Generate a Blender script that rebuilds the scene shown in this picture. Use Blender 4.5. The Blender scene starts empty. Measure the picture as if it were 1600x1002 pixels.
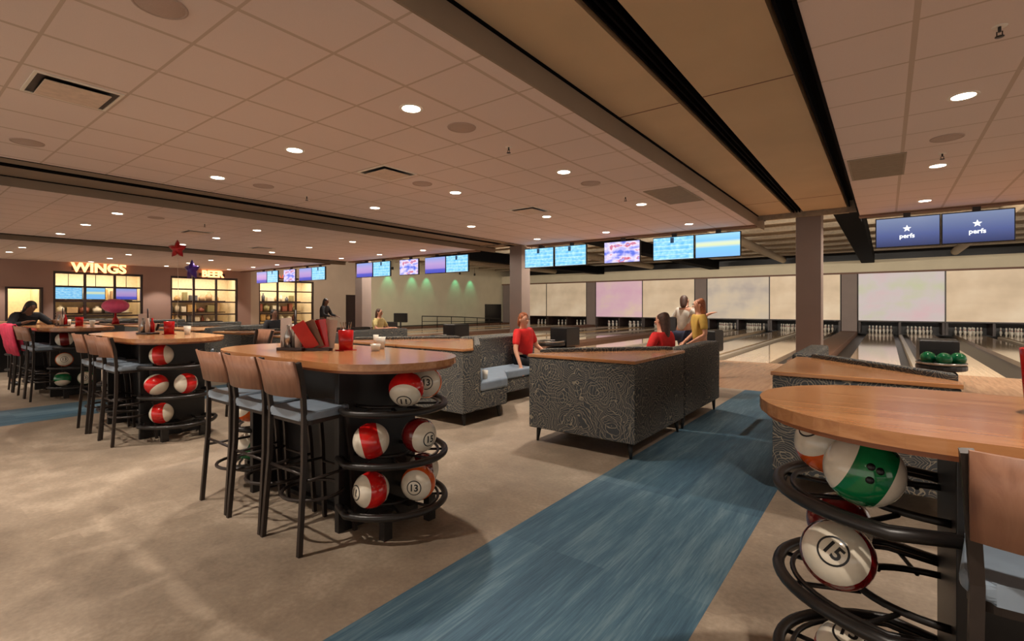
import bpy, bmesh, math, random
from mathutils import Vector, Matrix
random.seed(7)
PI = math.pi
R = math.radians
C = bpy.context.scene.collection
V = Vector
ORD = ['first', 'second', 'third', 'fourth', 'fifth', 'sixth', 'seventh', 'eighth', 'ninth', 'tenth', 'eleventh', 'twelfth',
       'thirteenth', 'fourteenth', 'fifteenth', 'sixteenth']

# ------------------------------------------------------------------ materials
def srgb(r, g, b):
    f = lambda c: (c / 255 / 12.92) if c / 255 <= .04045 else ((c / 255 + .055) / 1.055) ** 2.4
    return (f(r), f(g), f(b), 1)

class NT:
    def __init__(s, name):
        s.m = bpy.data.materials.new(name); s.m.use_nodes = True
        s.t = s.m.node_tree; s.n = s.t.nodes; s.l = s.t.links
        s.b = s.n['Principled BSDF']
    def node(s, typ, **kw):
        x = s.n.new(typ)
        for k, v in kw.items():
            if k.startswith('i_'):
                x.inputs[k[2:].replace('_', ' ')].default_value = v
            else:
                setattr(x, k, v)
        return x
    def link(s, a, b): s.l.new(a, b)
    def math(s, op, a, b=None, c=None):
        x = s.n.new('ShaderNodeMath'); x.operation = op
        for i, q in enumerate((a, b, c)):
            if q is None: continue
            if isinstance(q, (int, float)): x.inputs[i].default_value = q
            else: s.l.new(q, x.inputs[i])
        return x.outputs[0]
    def mix(s, f, a, b):
        x = s.n.new('ShaderNodeMix'); x.data_type = 'RGBA'
        for sock, q in ((x.inputs[0], f), (x.inputs[6], a), (x.inputs[7], b)):
            if hasattr(q, 'is_output') or hasattr(q, 'links'): s.l.new(q, sock)
            else: sock.default_value = q
        return x.outputs[2]
    def coord(s, which='Object', scale=None):
        tc = s.n.new('ShaderNodeTexCoord'); o = tc.outputs[which]
        if scale is not None:
            mp = s.n.new('ShaderNodeMapping'); mp.inputs['Scale'].default_value = scale
            s.l.new(o, mp.inputs['Vector']); o = mp.outputs[0]
        return o
    def noise(s, vec, scale, detail=3, rough=.5, dist=0):
        x = s.n.new('ShaderNodeTexNoise'); x.inputs['Scale'].default_value = scale
        x.inputs['Detail'].default_value = detail; x.inputs['Roughness'].default_value = rough
        x.inputs['Distortion'].default_value = dist
        s.l.new(vec, x.inputs['Vector']); return x.outputs['Fac']
    def ramp(s, f, stops):
        x = s.n.new('ShaderNodeValToRGB'); e = x.color_ramp.elements
        while len(e) < len(stops): e.new(.5)
        for i, (p, c) in enumerate(stops): e[i].position = p; e[i].color = c
        s.l.new(f, x.inputs[0]); return x.outputs[0]
    def bump(s, h, strength=.2, dist=.01):
        x = s.n.new('ShaderNodeBump'); x.inputs['Strength'].default_value = strength
        x.inputs['Distance'].default_value = dist
        s.l.new(h, x.inputs['Height']); s.l.new(x.outputs[0], s.b.inputs['Normal'])
    def sep(s, vec):
        x = s.n.new('ShaderNodeSeparateXYZ'); s.l.new(vec, x.inputs[0]); return x.outputs

def plain(name, col, rough=.5, metal=0, spec=.5, noise=.06, scale=12):
    t = NT(name)
    f = t.noise(t.coord(), scale, 4)
    d = tuple(max(0, c * (1 - noise * 2)) for c in col[:3]) + (1,)
    h = tuple(min(1, c * (1 + noise * 2)) for c in col[:3]) + (1,)
    t.link(t.ramp(f, [(.3, d), (.7, h)]), t.b.inputs['Base Color'])
    t.b.inputs['Roughness'].default_value = rough
    t.b.inputs['Metallic'].default_value = metal
    t.b.inputs['Specular IOR Level'].default_value = spec
    return t.m

def emis(name, col, strength):
    t = NT(name)
    t.b.inputs['Base Color'].default_value = (.02, .02, .02, 1)
    t.b.inputs['Emission Color'].default_value = col
    t.b.inputs['Emission Strength'].default_value = strength
    return t.m

M = {}
# ceiling: 0.61 m acoustic tiles in a T-bar grid
def m_ceiling():
    t = NT('acoustic_tile_grid')
    co = t.coord(); x, y, z = t.sep(co)
    def line(a, off, w):
        q = t.math('FRACT', t.math('DIVIDE', t.math('SUBTRACT', a, off), .61))
        q = t.math('ABSOLUTE', t.math('SUBTRACT', q, .5))
        return t.math('GREATER_THAN', q, .5 - w / .61 / 2)
    g = t.math('MAXIMUM', line(x, -2.91, .032), line(y, 1.286, .02))
    sp = t.noise(co, 160, 2)
    big = t.noise(co, .8, 2)
    tile = t.mix(big, srgb(216, 200, 192), srgb(224, 208, 200))
    tile = t.mix(t.math('MULTIPLY', sp, .25), tile, srgb(176, 162, 148))
    t.link(t.mix(g, tile, srgb(188, 170, 154)), t.b.inputs['Base Color'])
    t.b.inputs['Roughness'].default_value = .9
    t.bump(t.math('ADD', t.math('MULTIPLY', sp, .25), t.math('MULTIPLY', g, -1)), .3, .003)
    return t.m
M['ceiling'] = m_ceiling()
def m_floor():
    t = NT('stone_look_vinyl')
    co = t.coord()
    n1 = t.noise(co, .9, 5, .6, .3); n2 = t.noise(co, 5, 6, .65); n3 = t.noise(co, 40, 3)
    vr = t.node('ShaderNodeTexVoronoi', feature='F1', distance='CHEBYCHEV'); vr.inputs['Scale'].default_value = 1.1
    t.link(co, vr.inputs['Vector'])
    sh = t.sep(vr.outputs['Color'])[0]
    f = t.math('ADD', t.math('MULTIPLY', n1, .50), t.math('ADD', t.math('MULTIPLY', n2, .38), t.math('MULTIPLY', sh, .08)))
    f = t.math('ADD', f, t.math('MULTIPLY', t.math('SUBTRACT', n3, .5), .15))
    t.link(t.ramp(f, [(.30, srgb(108, 95, 82)), (.5, srgb(140, 125, 108)), (.70, srgb(176, 160, 141))]), t.b.inputs['Base Color'])
    t.link(t.ramp(n2, [(0, (.38,) * 3 + (1,)), (1, (.6,) * 3 + (1,))]), t.b.inputs['Roughness'])
    t.b.inputs['Specular IOR Level'].default_value = .3
    return t.m
M['floor'] = m_floor()
def m_carpet():
    t = NT('blue_woven_vinyl')
    co = t.coord()
    mp = t.coord('Object', (60, 2.2, 1)); f1 = t.noise(mp, 1.6, 4, .7)
    mp2 = t.coord('Object', (14, 1.2, 1)); f2 = t.noise(mp2, 1, 3)
    x, y, z = t.sep(co)
    pl = t.node('ShaderNodeTexWhiteNoise', noise_dimensions='2D')
    cmb = t.node('ShaderNodeCombineXYZ')
    t.link(t.math('FLOOR', t.math('DIVIDE', x, .3)), cmb.inputs[0]); t.link(t.math('FLOOR', t.math('DIVIDE', y, 1.2)), cmb.inputs[1])
    t.link(cmb.outputs[0], pl.inputs['Vector'])
    f = t.math('ADD', t.math('ADD', t.math('MULTIPLY', f1, .5), t.math('MULTIPLY', f2, .35)), t.math('MULTIPLY', pl.outputs['Value'], .12))
    t.link(t.ramp(f, [(.3, srgb(40, 64, 82)), (.5, srgb(66, 94, 110)), (.72, srgb(112, 134, 142))]), t.b.inputs['Base Color'])
    t.b.inputs['Roughness'].default_value = .6
    t.b.inputs['Specular IOR Level'].default_value = .25
    return t.m
M['carpet'] = m_carpet()
def m_wood(name, c1, c2, c3, rough=.35, sc=(1, 14, 14), k=1.6):
    t = NT(name)
    f = t.noise(t.coord('Object', sc), k, 5, .6, .6)
    t.link(t.ramp(f, [(.3, c1), (.5, c2), (.7, c3)]), t.b.inputs['Base Color'])
    t.b.inputs['Roughness'].default_value = rough
    return t.m
M['top_wood'] = m_wood('orange_brown_laminate', srgb(152, 100, 62), srgb(172, 118, 74), srgb(186, 134, 90), .24)
M['top_wood'].node_tree.nodes['Principled BSDF'].inputs['Coat Weight'].default_value = .35
M['top_wood'].node_tree.nodes['Principled BSDF'].inputs['Coat Roughness'].default_value = .12
M['edge_wood'] = m_wood('table_edge_wood', srgb(120, 66, 34), srgb(138, 80, 44), srgb(150, 90, 52), .35)
M['back_wood'] = m_wood('stool_back_walnut', srgb(118, 80, 60), srgb(142, 100, 78), srgb(158, 116, 92), .4, (14, 14, 1.5))
def m_lane():
    t = NT('lane_maple')
    x, y, z = t.sep(t.coord())
    bd = t.node('ShaderNodeTexWhiteNoise', noise_dimensions='1D')
    t.link(t.math('FLOOR', t.math('DIVIDE', x, .027)), bd.inputs['W'])
    g = t.noise(t.coord('Object', (20, .6, 1)), 1.5, 3)
    f = t.math('ADD', t.math('MULTIPLY', bd.outputs['Value'], .5), t.math('MULTIPLY', g, .5))
    t.link(t.ramp(f, [(.2, srgb(196, 164, 128)), (.8, srgb(226, 200, 168))]), t.b.inputs['Base Color'])
    t.b.inputs['Roughness'].default_value = .07
    t.b.inputs['Specular IOR Level'].default_value = .9
    return t.m
M['lane'] = m_lane()
M['approach'] = m_wood('approach_wood', srgb(150, 112, 84), srgb(168, 128, 98), srgb(182, 144, 112), .25, (12, 1, 1))
M['gutter'] = plain('gutter_grey_plastic', srgb(52, 48, 46), .35)
M['cap'] = plain('pale_division_cap', srgb(176, 164, 148), .3)
def m_fabric():
    t = NT('charcoal_swirl_upholstery')
    co = t.coord()
    dn = t.node('ShaderNodeTexNoise'); dn.inputs['Scale'].default_value = 7; dn.inputs['Detail'].default_value = 2
    t.link(co, dn.inputs['Vector'])
    off = t.node('ShaderNodeVectorMath', operation='MULTIPLY_ADD')
    t.link(dn.outputs['Color'], off.inputs[0]); off.inputs[1].default_value = (.11,) * 3; t.link(co, off.inputs[2])
    def rings(scale, freq, w, seed):
        mp = t.node('ShaderNodeMapping'); mp.inputs['Location'].default_value = seed
        t.link(off.outputs[0], mp.inputs['Vector'])
        v = t.node('ShaderNodeTexVoronoi', feature='F1'); v.inputs['Scale'].default_value = scale; v.inputs['Randomness'].default_value = .75
        t.link(mp.outputs[0], v.inputs['Vector'])
        s = t.math('ABSOLUTE', t.math('SINE', t.math('MULTIPLY', v.outputs['Distance'], freq)))
        return t.math('LESS_THAN', s, w)
    g = t.math('MAXIMUM', rings(4.0, 46, .27, (0, 0, 0)), rings(2.9, 34, .16, (3.1, 1.7, .4)))
    wv = t.noise(co, 220, 2)
    base = t.mix(wv, srgb(50, 53, 56), srgb(82, 85, 88))
    t.link(t.mix(t.math('MULTIPLY', g, .6), base, srgb(170, 160, 138)), t.b.inputs['Base Color'])
    t.b.inputs['Roughness'].default_value = .85
    t.b.inputs['Specular IOR Level'].default_value = .15
    t.bump(wv, .2, .002)
    return t.m
M['fabric'] = m_fabric()
M['seat'] = plain('slate_blue_vinyl', srgb(126, 140, 154), .4, noise=.05)
M['black_metal'] = plain('black_powder_coat', srgb(26, 22, 20), .38, 0, .5)
M['stool_metal'] = plain('dark_bronze_steel', srgb(46, 38, 34), .38, .3)
M['black_lam'] = plain('black_laminate', srgb(20, 17, 17), .4)
M['black_plastic'] = plain('black_plastic', srgb(18, 18, 20), .4)
M['taupe'] = plain('taupe_paint_and_light', srgb(150, 122, 110), .8, noise=.02, scale=1.5)  # taupe and greige: wall paint with part of its light put into the colour
M['cream'] = plain('cream_wall_paint', srgb(208, 198, 172), .8, noise=.02, scale=1.5)
M['greige'] = plain('greige_paint_and_light', srgb(172, 154, 136), .8, noise=.02, scale=1.5)
M['column'] = plain('mauve_grey_column_paint', srgb(130, 116, 110), .7, noise=.02, scale=2)
M['tan'] = plain('tan_gypsum', srgb(196, 174, 142), .85, noise=.03, scale=1.2)
M['riser'] = plain('grey_brown_riser', srgb(138, 122, 104), .8, noise=.03, scale=2)
M['brown_trim'] = plain('brown_painted_trim', srgb(110, 78, 60), .6, noise=.03)
M['steel_beam'] = plain('painted_roof_steel', srgb(184, 168, 144), .7, noise=.06)
M['roof'] = plain('dark_roof_deck', srgb(140, 128, 112), .85, noise=.1)
M['black_duct'] = plain('black_duct', srgb(9, 8, 9), .8, 0, .05)
M['white_trim'] = plain('white_trim', srgb(225, 218, 205), .5, noise=.02)
M['vent_face'] = plain('vent_face_enamel', srgb(206, 186, 168), .6, noise=.05, scale=20)
M['grey_grille'] = plain('grey_grille', srgb(150, 136, 116), .6, noise=.03)
M['speaker'] = plain('speaker_mesh_grey', srgb(178, 158, 146), .8, noise=.05, scale=300)
M['white'] = plain('white_gloss', srgb(226, 220, 206), .3, noise=.02)
M['pin_red'] = plain('pin_stripe_red', srgb(170, 30, 30), .3)
M['chrome'] = plain('brushed_chrome', srgb(170, 168, 165), .2, .9, noise=.02)
M['lamp'] = emis('downlight_lamp', (1, .88, .72, 1), 8)
M['skin'] = plain('skin', srgb(204, 150, 122), .5, noise=.03)
M['skin_dark'] = plain('dark_skin', srgb(110, 76, 58), .5, noise=.03)
M['glass'] = NT('clear_glass').m
_g = M['glass'].node_tree
_b = _g.nodes['Principled BSDF']; _b.inputs['Transmission Weight'].default_value = 1; _b.inputs['Roughness'].default_value = .02; _b.inputs['IOR'].default_value = 1.05
M['dark_frame'] = plain('dark_bronze_frame', srgb(44, 28, 24), .4)
M['warm_wall'] = plain('warm_white_room', srgb(240, 222, 186), .8, noise=.04)
M['tumbler_red'] = plain('red_plastic', srgb(176, 14, 16), .25, noise=.04)

def ball_mat(name, col, half=.052):
    t = NT(name)
    co = t.coord(); x, y, z = t.sep(co)
    band = t.math('LESS_THAN', t.math('ABSOLUTE', z), half)
    n = t.noise(co, 14, 3)
    cc = t.ramp(n, [(.3, tuple(c * .7 for c in col[:3]) + (1,)), (.7, tuple(min(1, c * 1.25) for c in col[:3]) + (1,))])
    wh = t.ramp(n, [(.3, srgb(216, 206, 186)), (.7, srgb(234, 226, 208))])
    t.link(t.mix(band, wh, cc), t.b.inputs['Base Color'])
    t.b.inputs['Roughness'].default_value = .12
    t.b.inputs['Coat Weight'].default_value = .4
    return t.m
BALL = {'red': ball_mat('ball_red', srgb(196, 24, 22)), 'maroon': ball_mat('ball_maroon', srgb(110, 14, 16)),
        'green': ball_mat('ball_green', srgb(12, 112, 62)), 'orange': ball_mat('ball_orange', srgb(214, 92, 34))}
M['ball_solid_green'] = plain('green_resin', srgb(10, 92, 56), .12, noise=.15, scale=20)

def screen_mat(name, kind):
    t = NT(name)
    co = t.coord('Generated'); x, y, z = t.sep(co)
    n = t.noise(co, 9 if kind == 'score' else 3.2, 5)
    if kind == 'score':
        row = t.math('FRACT', t.math('MULTIPLY', z, 5))
        ln = t.math('LESS_THAN', row, .18)
        c = t.ramp(n, [(.35, srgb(96, 178, 232)), (.6, srgb(150, 214, 246)), (.8, srgb(214, 236, 224))])
        c = t.mix(t.math('MULTIPLY', ln, .35), c, srgb(230, 245, 255))
    elif kind == 'stripe':
        c = t.ramp(z, [(0, srgb(120, 176, 232)), (.40, srgb(120, 190, 236)), (.52, srgb(214, 222, 176)), (.62, srgb(206, 220, 196)), (.72, srgb(120, 186, 232)), (1, srgb(150, 206, 240))])
    elif kind == 'sport':
        c = t.ramp(n, [(.38, srgb(90, 110, 214)), (.48, srgb(186, 180, 232)), (.56, srgb(226, 214, 240)), (.62, srgb(200, 80, 90)), (.68, srgb(150, 160, 230))])
    elif kind == 'mauve':
        c = t.ramp(z, [(0, srgb(70, 76, 176)), (.22, srgb(80, 86, 186)), (.3, srgb(160, 132, 196)), (.6, srgb(176, 150, 200)), (1, srgb(134, 156, 214))])
    elif kind == 'logo':
        c = t.ramp(z, [(0, srgb(48, 58, 100)), (.4, srgb(82, 96, 148)), (1, srgb(126, 140, 172))])
    t.b.inputs['Base Color'].default_value = (.01, .01, .01, 1)
    t.link(c, t.b.inputs['Emission Color'])
    t.b.inputs['Emission Strength'].default_value = .62 if kind != 'logo' else .5
    t.b.inputs['Roughness'].default_value = .3
    return t.m
SCR = {k: screen_mat('screen_' + k, k) for k in ('score', 'stripe', 'sport', 'mauve', 'logo')}
def mask_mat(name, a, b, c, st):
    t = NT(name)
    co = t.coord('Generated')
    n = t.noise(co, 2.2, 3)
    col = t.ramp(n, [(.3, a), (.5, b), (.72, c)])
    t.link(col, t.b.inputs['Base Color'])
    t.link(col, t.b.inputs['Emission Color']); t.b.inputs['Emission Strength'].default_value = st
    t.b.inputs['Roughness'].default_value = .6
    return t.m

# ------------------------------------------------------------------ mesh building
class MB:
    def __init__(s): s.bm = bmesh.new(); s.mi = 0
    def _f(s, vs, smooth=False):
        try:
            f = s.bm.faces.new(vs); f.material_index = s.mi; f.smooth = smooth; return f
        except ValueError: return None
    def box(s, x0, x1, y0, y1, z0, z1, bev=0):
        v = [s.bm.verts.new(p) for p in [(x0, y0, z0), (x1, y0, z0), (x1, y1, z0), (x0, y1, z0), (x0, y0, z1), (x1, y0, z1), (x1, y1, z1), (x0, y1, z1)]]
        fs = [s._f([v[i] for i in q]) for q in ((3, 2, 1, 0), (4, 5, 6, 7), (0, 1, 5, 4), (1, 2, 6, 5), (2, 3, 7, 6), (3, 0, 4, 7))]
        if bev:
            es = list({e for f in fs for e in f.edges})
            r = bmesh.ops.bevel(s.bm, geom=es, offset=bev, segments=3, affect='EDGES', profile=.5, material=s.mi)
            for f in r['faces']: f.smooth = True
        return s
    def prism(s, pts, z0, z1, bev=0):
        a = sum(pts[i][0] * pts[(i + 1) % len(pts)][1] - pts[(i + 1) % len(pts)][0] * pts[i][1] for i in range(len(pts)))
        if a < 0: pts = pts[::-1]
        lo = [s.bm.verts.new((x, y, z0)) for x, y in pts]; hi = [s.bm.verts.new((x, y, z1)) for x, y in pts]
        fs = [s._f(lo[::-1]), s._f(hi)]
        n = len(pts)
        for i in range(n): fs.append(s._f([lo[i], lo[(i + 1) % n], hi[(i + 1) % n], hi[i]]))
        if bev:
            es = list({e for f in fs[:2] for e in f.edges})
            bmesh.ops.bevel(s.bm, geom=es, offset=bev, segments=3, affect='EDGES', profile=.5, material=s.mi)
        return s
    def tube(s, pts, r, n=8, closed=False, caps=True, square=False):
        pts = [V(p) for p in pts]; m = len(pts); rings = []
        rr = r if isinstance(r, (list, tuple)) else [r] * m
        up = V((0, 0, 1))
        for i, p in enumerate(pts):
            if closed: d = pts[(i + 1) % m] - pts[i - 1]
            else: d = pts[min(i + 1, m - 1)] - pts[max(i - 1, 0)]
            d.normalize()
            ref = up if abs(d.z) < .9 else V((0, 1, 0))
            a = d.cross(ref).normalized(); b = a.cross(d).normalized()
            k0 = PI / 4 if square else 0
            q = 1.25 if square else 1
            rings.append([s.bm.verts.new(p + (a * math.cos(2 * PI * k / n + k0) + b * math.sin(2 * PI * k / n + k0)) * rr[i] * q) for k in range(n)])
        for i in range(m if closed else m - 1):
            A, B = rings[i], rings[(i + 1) % m]
            for k in range(n): s._f([A[k], A[(k + 1) % n], B[(k + 1) % n], B[k]], not square)
        if caps and not closed: s._f(rings[0][::-1]); s._f(rings[-1])
        return s
    def lathe(s, prof, c=(0, 0, 0), n=24):
        rings = []
        for r, z in prof:
            if r < 1e-5: rings.append([s.bm.verts.new((c[0], c[1], c[2] + z))])
            else: rings.append([s.bm.verts.new((c[0] + r * math.cos(2 * PI * k / n), c[1] + r * math.sin(2 * PI * k / n), c[2] + z)) for k in range(n)])
        for A, B in zip(rings, rings[1:]):
            for k in range(n):
                k2 = (k + 1) % n
                if len(A) == 1 and len(B) == 1: continue
                if len(A) == 1: s._f([A[0], B[k2], B[k]], True)
                elif len(B) == 1: s._f([A[k], A[k2], B[0]], True)
                else: s._f([A[k], A[k2], B[k2], B[k]], True)
        return s
    def sphere(s, c, r, n=16, sc=(1, 1, 1)):
        r0 = bmesh.ops.create_uvsphere(s.bm, u_segments=n, v_segments=n // 2 + 2, radius=r, matrix=Matrix.Translation(c) @ Matrix.Diagonal((*sc, 1)))
        for v in r0['verts']:
            for f in v.link_faces: f.smooth = True; f.material_index = s.mi
        return s
    def build(s, name, mats, parent=None, loc=None, recalc=True):
        if recalc: bmesh.ops.recalc_face_normals(s.bm, faces=s.bm.faces)
        me = bpy.data.meshes.new(name); s.bm.to_mesh(me); s.bm.free()
        for m in (mats if isinstance(mats, (list, tuple)) else [mats]): me.materials.append(M[m] if isinstance(m, str) else m)
        o = bpy.data.objects.new(name, me); C.objects.link(o)
        if parent is not None: o.parent = parent
        if loc is not None: o.location = loc
        return o

def tag(o, label=None, cat=None, group=None, kind=None):
    if label: o['label'] = label
    if cat: o['category'] = cat
    if group: o['group'] = group
    if kind: o['kind'] = kind
    return o
def empty(name, loc=(0, 0, 0), rz=0):
    o = bpy.data.objects.new(name, None); C.objects.link(o); o.location = loc; o.rotation_euler = (0, 0, rz); o.empty_display_size = .1
    return o
def struct(name, mb, m, **kw):
    o = mb.build(name, m, **kw); o['kind'] = 'structure'; return o
def copy_tree(o, parent=None):
    c = o.copy(); C.objects.link(c)
    if parent is not None: c.parent = parent
    for ch in list(o.children): copy_tree(ch, c)
    return c
def text_bm(body, size, bold=.02, ext=.0):
    cu = bpy.data.curves.new('t', 'FONT'); cu.body = body; cu.size = size; cu.offset = bold * size; cu.extrude = ext
    cu.align_x = 'CENTER'; cu.align_y = 'CENTER'; cu.resolution_u = 3
    o = bpy.data.objects.new('t', cu); C.objects.link(o)
    dg = bpy.context.evaluated_depsgraph_get(); me = bpy.data.meshes.new_from_object(o.evaluated_get(dg))
    bpy.data.objects.remove(o); b = bmesh.new(); b.from_mesh(me); bpy.data.meshes.remove(me)
    return b

# ------------------------------------------------------------------ camera (eye height 1.4 m)
cam = bpy.data.cameras.new('camera'); co = bpy.data.objects.new('camera', cam); C.objects.link(co)
cam.sensor_width = 36; cam.lens = 773 / 1600 * 36; cam.shift_y = -22.5 / 1600; cam.clip_end = 200; cam.clip_start = .05
co.location = (0, 0, 1.4); co.rotation_euler = (R(90), 0, R(37.1))
sc = bpy.context.scene; sc.camera = co
sc.view_settings.view_transform = 'Standard'; sc.view_settings.look = 'None'; sc.view_settings.gamma = 1
sc.view_settings.exposure = 1.05
sc.cycles.use_denoising = True
sc.cycles.max_bounces = 8; sc.cycles.sample_clamp_indirect = 4
w = bpy.data.worlds.new('world'); sc.world = w; w.use_nodes = True
w.node_tree.nodes['Background'].inputs[0].default_value = (1, .86, .74, 1)
w.node_tree.nodes['Background'].inputs[1].default_value = .58

# ------------------------------------------------------------------ setting
CH = 3.07; YE = 11.1; XL = -24.8; YB = 31.5; ROOF = 4.9
STRIPS = [(-1.88, -.66), (-9.43, -8.21), (-16.98, -15.76), (5.67, 6.89)]
# floor pieces (concession floor, woven strips, approach)
fb = MB(); xs = [-24.8]
for a, b in sorted(STRIPS): xs += [a, b]
xs += [14]
for i in range(0, len(xs), 2): fb.box(xs[i], xs[i + 1], -7, 8.95, -.1, 0)
struct('floor', fb, 'floor')
for a, b in STRIPS:
    struct('floor_carpet_strip', MB().box(a, b, -7, 8.95, -.1, 0), 'carpet')
struct('floor_approach', MB().box(-24.8, 14, 8.95, 13.5, -.1, 0), 'approach')
struct('floor_lane_bed', MB().box(-24.8, 14, 13.5, 33.4, -.4, -.12), 'gutter')
# ceiling fields between the bulkheads
BH = [(-2.15, -.40), (-9.75, -7.9), (-17.6, -16.1)]
fields = [(-.40, 14), (-7.9, -2.15), (-16.1, -9.75), (-24.8, -17.6)]
for k, (a, b) in enumerate(fields):
    struct('ceiling' if k == 0 else 'ceiling_%d' % k, MB().box(a, b, -7, YE, CH, CH + .05), 'ceiling')
for k, (a, b) in enumerate(BH):
    w_ = b - a; up = .2 if k == 0 else .14
    mb = MB(); t1 = a + w_ * .36; t2 = t1 + w_ * .12; t3 = b - w_ * .11
    mb.box(a + .045, t1, -7, 12, CH + up, CH + up + .1); mb.box(t2, t3, -7, 12, CH + up, CH + up + .1)
    struct('ceiling_bulkhead_panel', mb, 'tan' if k == 0 else 'riser')
    mb = MB().box(a + .001, a + .02, -7, 12, CH, CH + up + .1)
    struct('ceiling_bulkhead_riser', mb, 'riser')
    struct('ceiling_shadow_gap', MB().box(a + .02, a + .045, -7, 12, CH + up - .012, CH + up + .09), 'black_duct')
    mb = MB().box(t1, t2, -7, 12, CH + up + .1, CH + up + .25).box(t3, b, -7, 12, CH + up + .12, CH + up + .3)
    for q in range(3):
        xx = t1 + (t2 - t1) * (.25 + .25 * q); mb.box(xx - .008, xx + .008, -7, 12, CH + up - .01, CH + up + .1)
    mb.box(b - .012, b + .012, -7, 12, CH - .005, CH + up + .1)
    mb.box(t3 + .03, t3 + .05, -7, 12, CH + up, CH + up + .1)
    struct('ceiling_partition_track', mb, 'black_duct')
    mb = MB()
    for ys in (-1.3, 4.55, 9.9):
        mb.box(a + .002, t1, ys, ys + .012, CH + up - .003, CH + up + .001); mb.box(t2, t3, ys, ys + .012, CH + up - .003, CH + up + .001)
    struct('ceiling_panel_seam', mb, 'brown_trim')
for k, (a, b) in enumerate(fields):
    struct('trim_%d' % (k + 1), MB().box(a, b, YE, YE + .22, CH - .03, CH + .1), 'brown_trim')
# high roof over the lanes
struct('ceiling_lane_roof', MB().box(-24.8, 14, YE + .2, 33.6, ROOF, ROOF + .1), 'roof')
struct('ceiling_lane_upstand', MB().box(-24.8, 14, YE + .16, YE + .22, CH + .1, ROOF), 'roof')
# walls
wl = MB()
OPEN = [(3.2, 4.05, 0, 2.02), (4.4, 7.2, .45, 2.72), (8.2, 11.0, .45, 2.72), (12.0, 14.95, .45, 2.72), (17.0, 18.2, 0, 2.0)]
def wall_pieces(mb, y0, y1, ztop, ops):
    y = y0
    for a, b, z0, z1 in ops:
        mb.box(XL - .2, XL, y, a, 0, ztop)
        mb.box(XL - .2, XL, a, b, z1, ztop)
        if z0 > 0: mb.box(XL - .2, XL, a, b, 0, z0)
        y = b
    mb.box(XL - .2, XL, y, y1, 0, ztop)
wall_pieces(wl, -7, 11.6, 5, OPEN[:3])
struct('wall_left', wl, 'taupe')
wl = MB(); wall_pieces(wl, 11.6, 18.6, 5, OPEN[3:])
struct('wall_left_middle', wl, 'greige')
struct('wall_left_lane_side', MB().box(XL - .2, XL, 18.6, 33, 0, 5), 'cream')
struct('baseboard_left', MB().box(XL, XL + .03, 18.3, 31.5, 0, .14).box(XL, XL + .03, 14.95, 17.0, 0, .12), 'black_lam')
struct('wall_back', MB().box(-24.8, 14, 33.4, 33.6, -.4, 5), 'black_lam')
# soffit band above the masking units
struct('trim_10', MB().box(-24.8, 14, YB - .05, YB + .4, 3.17, 3.78), 'cream')
struct('trim_11', MB().box(-24.8, 14, YB - .08, YB - .02, 3.08, 3.17), 'brown_trim')
# rooms behind the glazed doors
rm = MB()
for a, b, z0, z1 in OPEN[:4]:
    x0 = XL - 1.8
    rm.box(x0 - .05, x0, a - .3, b + .3, 0, 3); rm.box(x0, XL - .2, a - .35, a - .3, 0, 3); rm.box(x0, XL - .2, b + .3, b + .35, 0, 3)
    rm.box(x0, XL - .2, a - .3, b + .3, 2.95, 3.0); rm.box(x0, XL - .2, a - .3, b + .3, -.05, 0)
struct('wall_service_room', rm, 'warm_wall')
struct('wall_door_recess', MB().box(XL - .9, XL - .85, 16.9, 18.3, 0, 2.1), 'black_lam')

# columns
for i, (x, y) in enumerate([(-1.25, 11.75), (-8.85, 12.1), (-16.55, 12.1)]):
    struct('trim_%d' % (20 + i), MB().box(x - .22, x + .22, y - .22, y + .22, 0, CH + .2 if i == 0 else CH + .14, .006), 'column')

# roof steel and ducts over the lanes
st = MB()
for y in (12.6, 14.6, 16.6, 18.6, 20.6, 22.6, 24.6, 26.6, 28.6, 30.6):
    st.box(-24.8, 14, y - .09, y + .09, 4.52, 4.56).box(-24.8, 14, y - .015, y + .015, 4.2, 4.52).box(-24.8, 14, y - .09, y + .09, 4.16, 4.2)
struct('ceiling_roof_beams', st, 'steel_beam')
for i, x in enumerate((-.75, -8.3, -15.9, 6.9)):
    o = MB().box(x - .28, x + .28, 12.4, 31.3, 3.62, 4.1, .02).build('air_duct', 'black_duct')
    tag(o, 'long black rectangular air duct over the lanes ' + ['beside the nearest column', 'beside the second column', 'beside the far pinkish column', 'beyond the right-hand screens'][i], 'duct', 'black ducts over the lanes')
for i, x in enumerate((-4.6, -12.2, -19.6, 2.6)):
    o = MB().tube([(x, 12.2, 3.98), (x, 31.2, 3.98)], .17, 14).build('round_duct', 'steel_beam')
    tag(o, 'round grey spiral duct running over the lanes ' + ['between the nearest two columns', 'left of the middle column', 'near the left wall', 'right of the nearest column'][i], 'duct', 'round ducts over the lanes')

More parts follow.
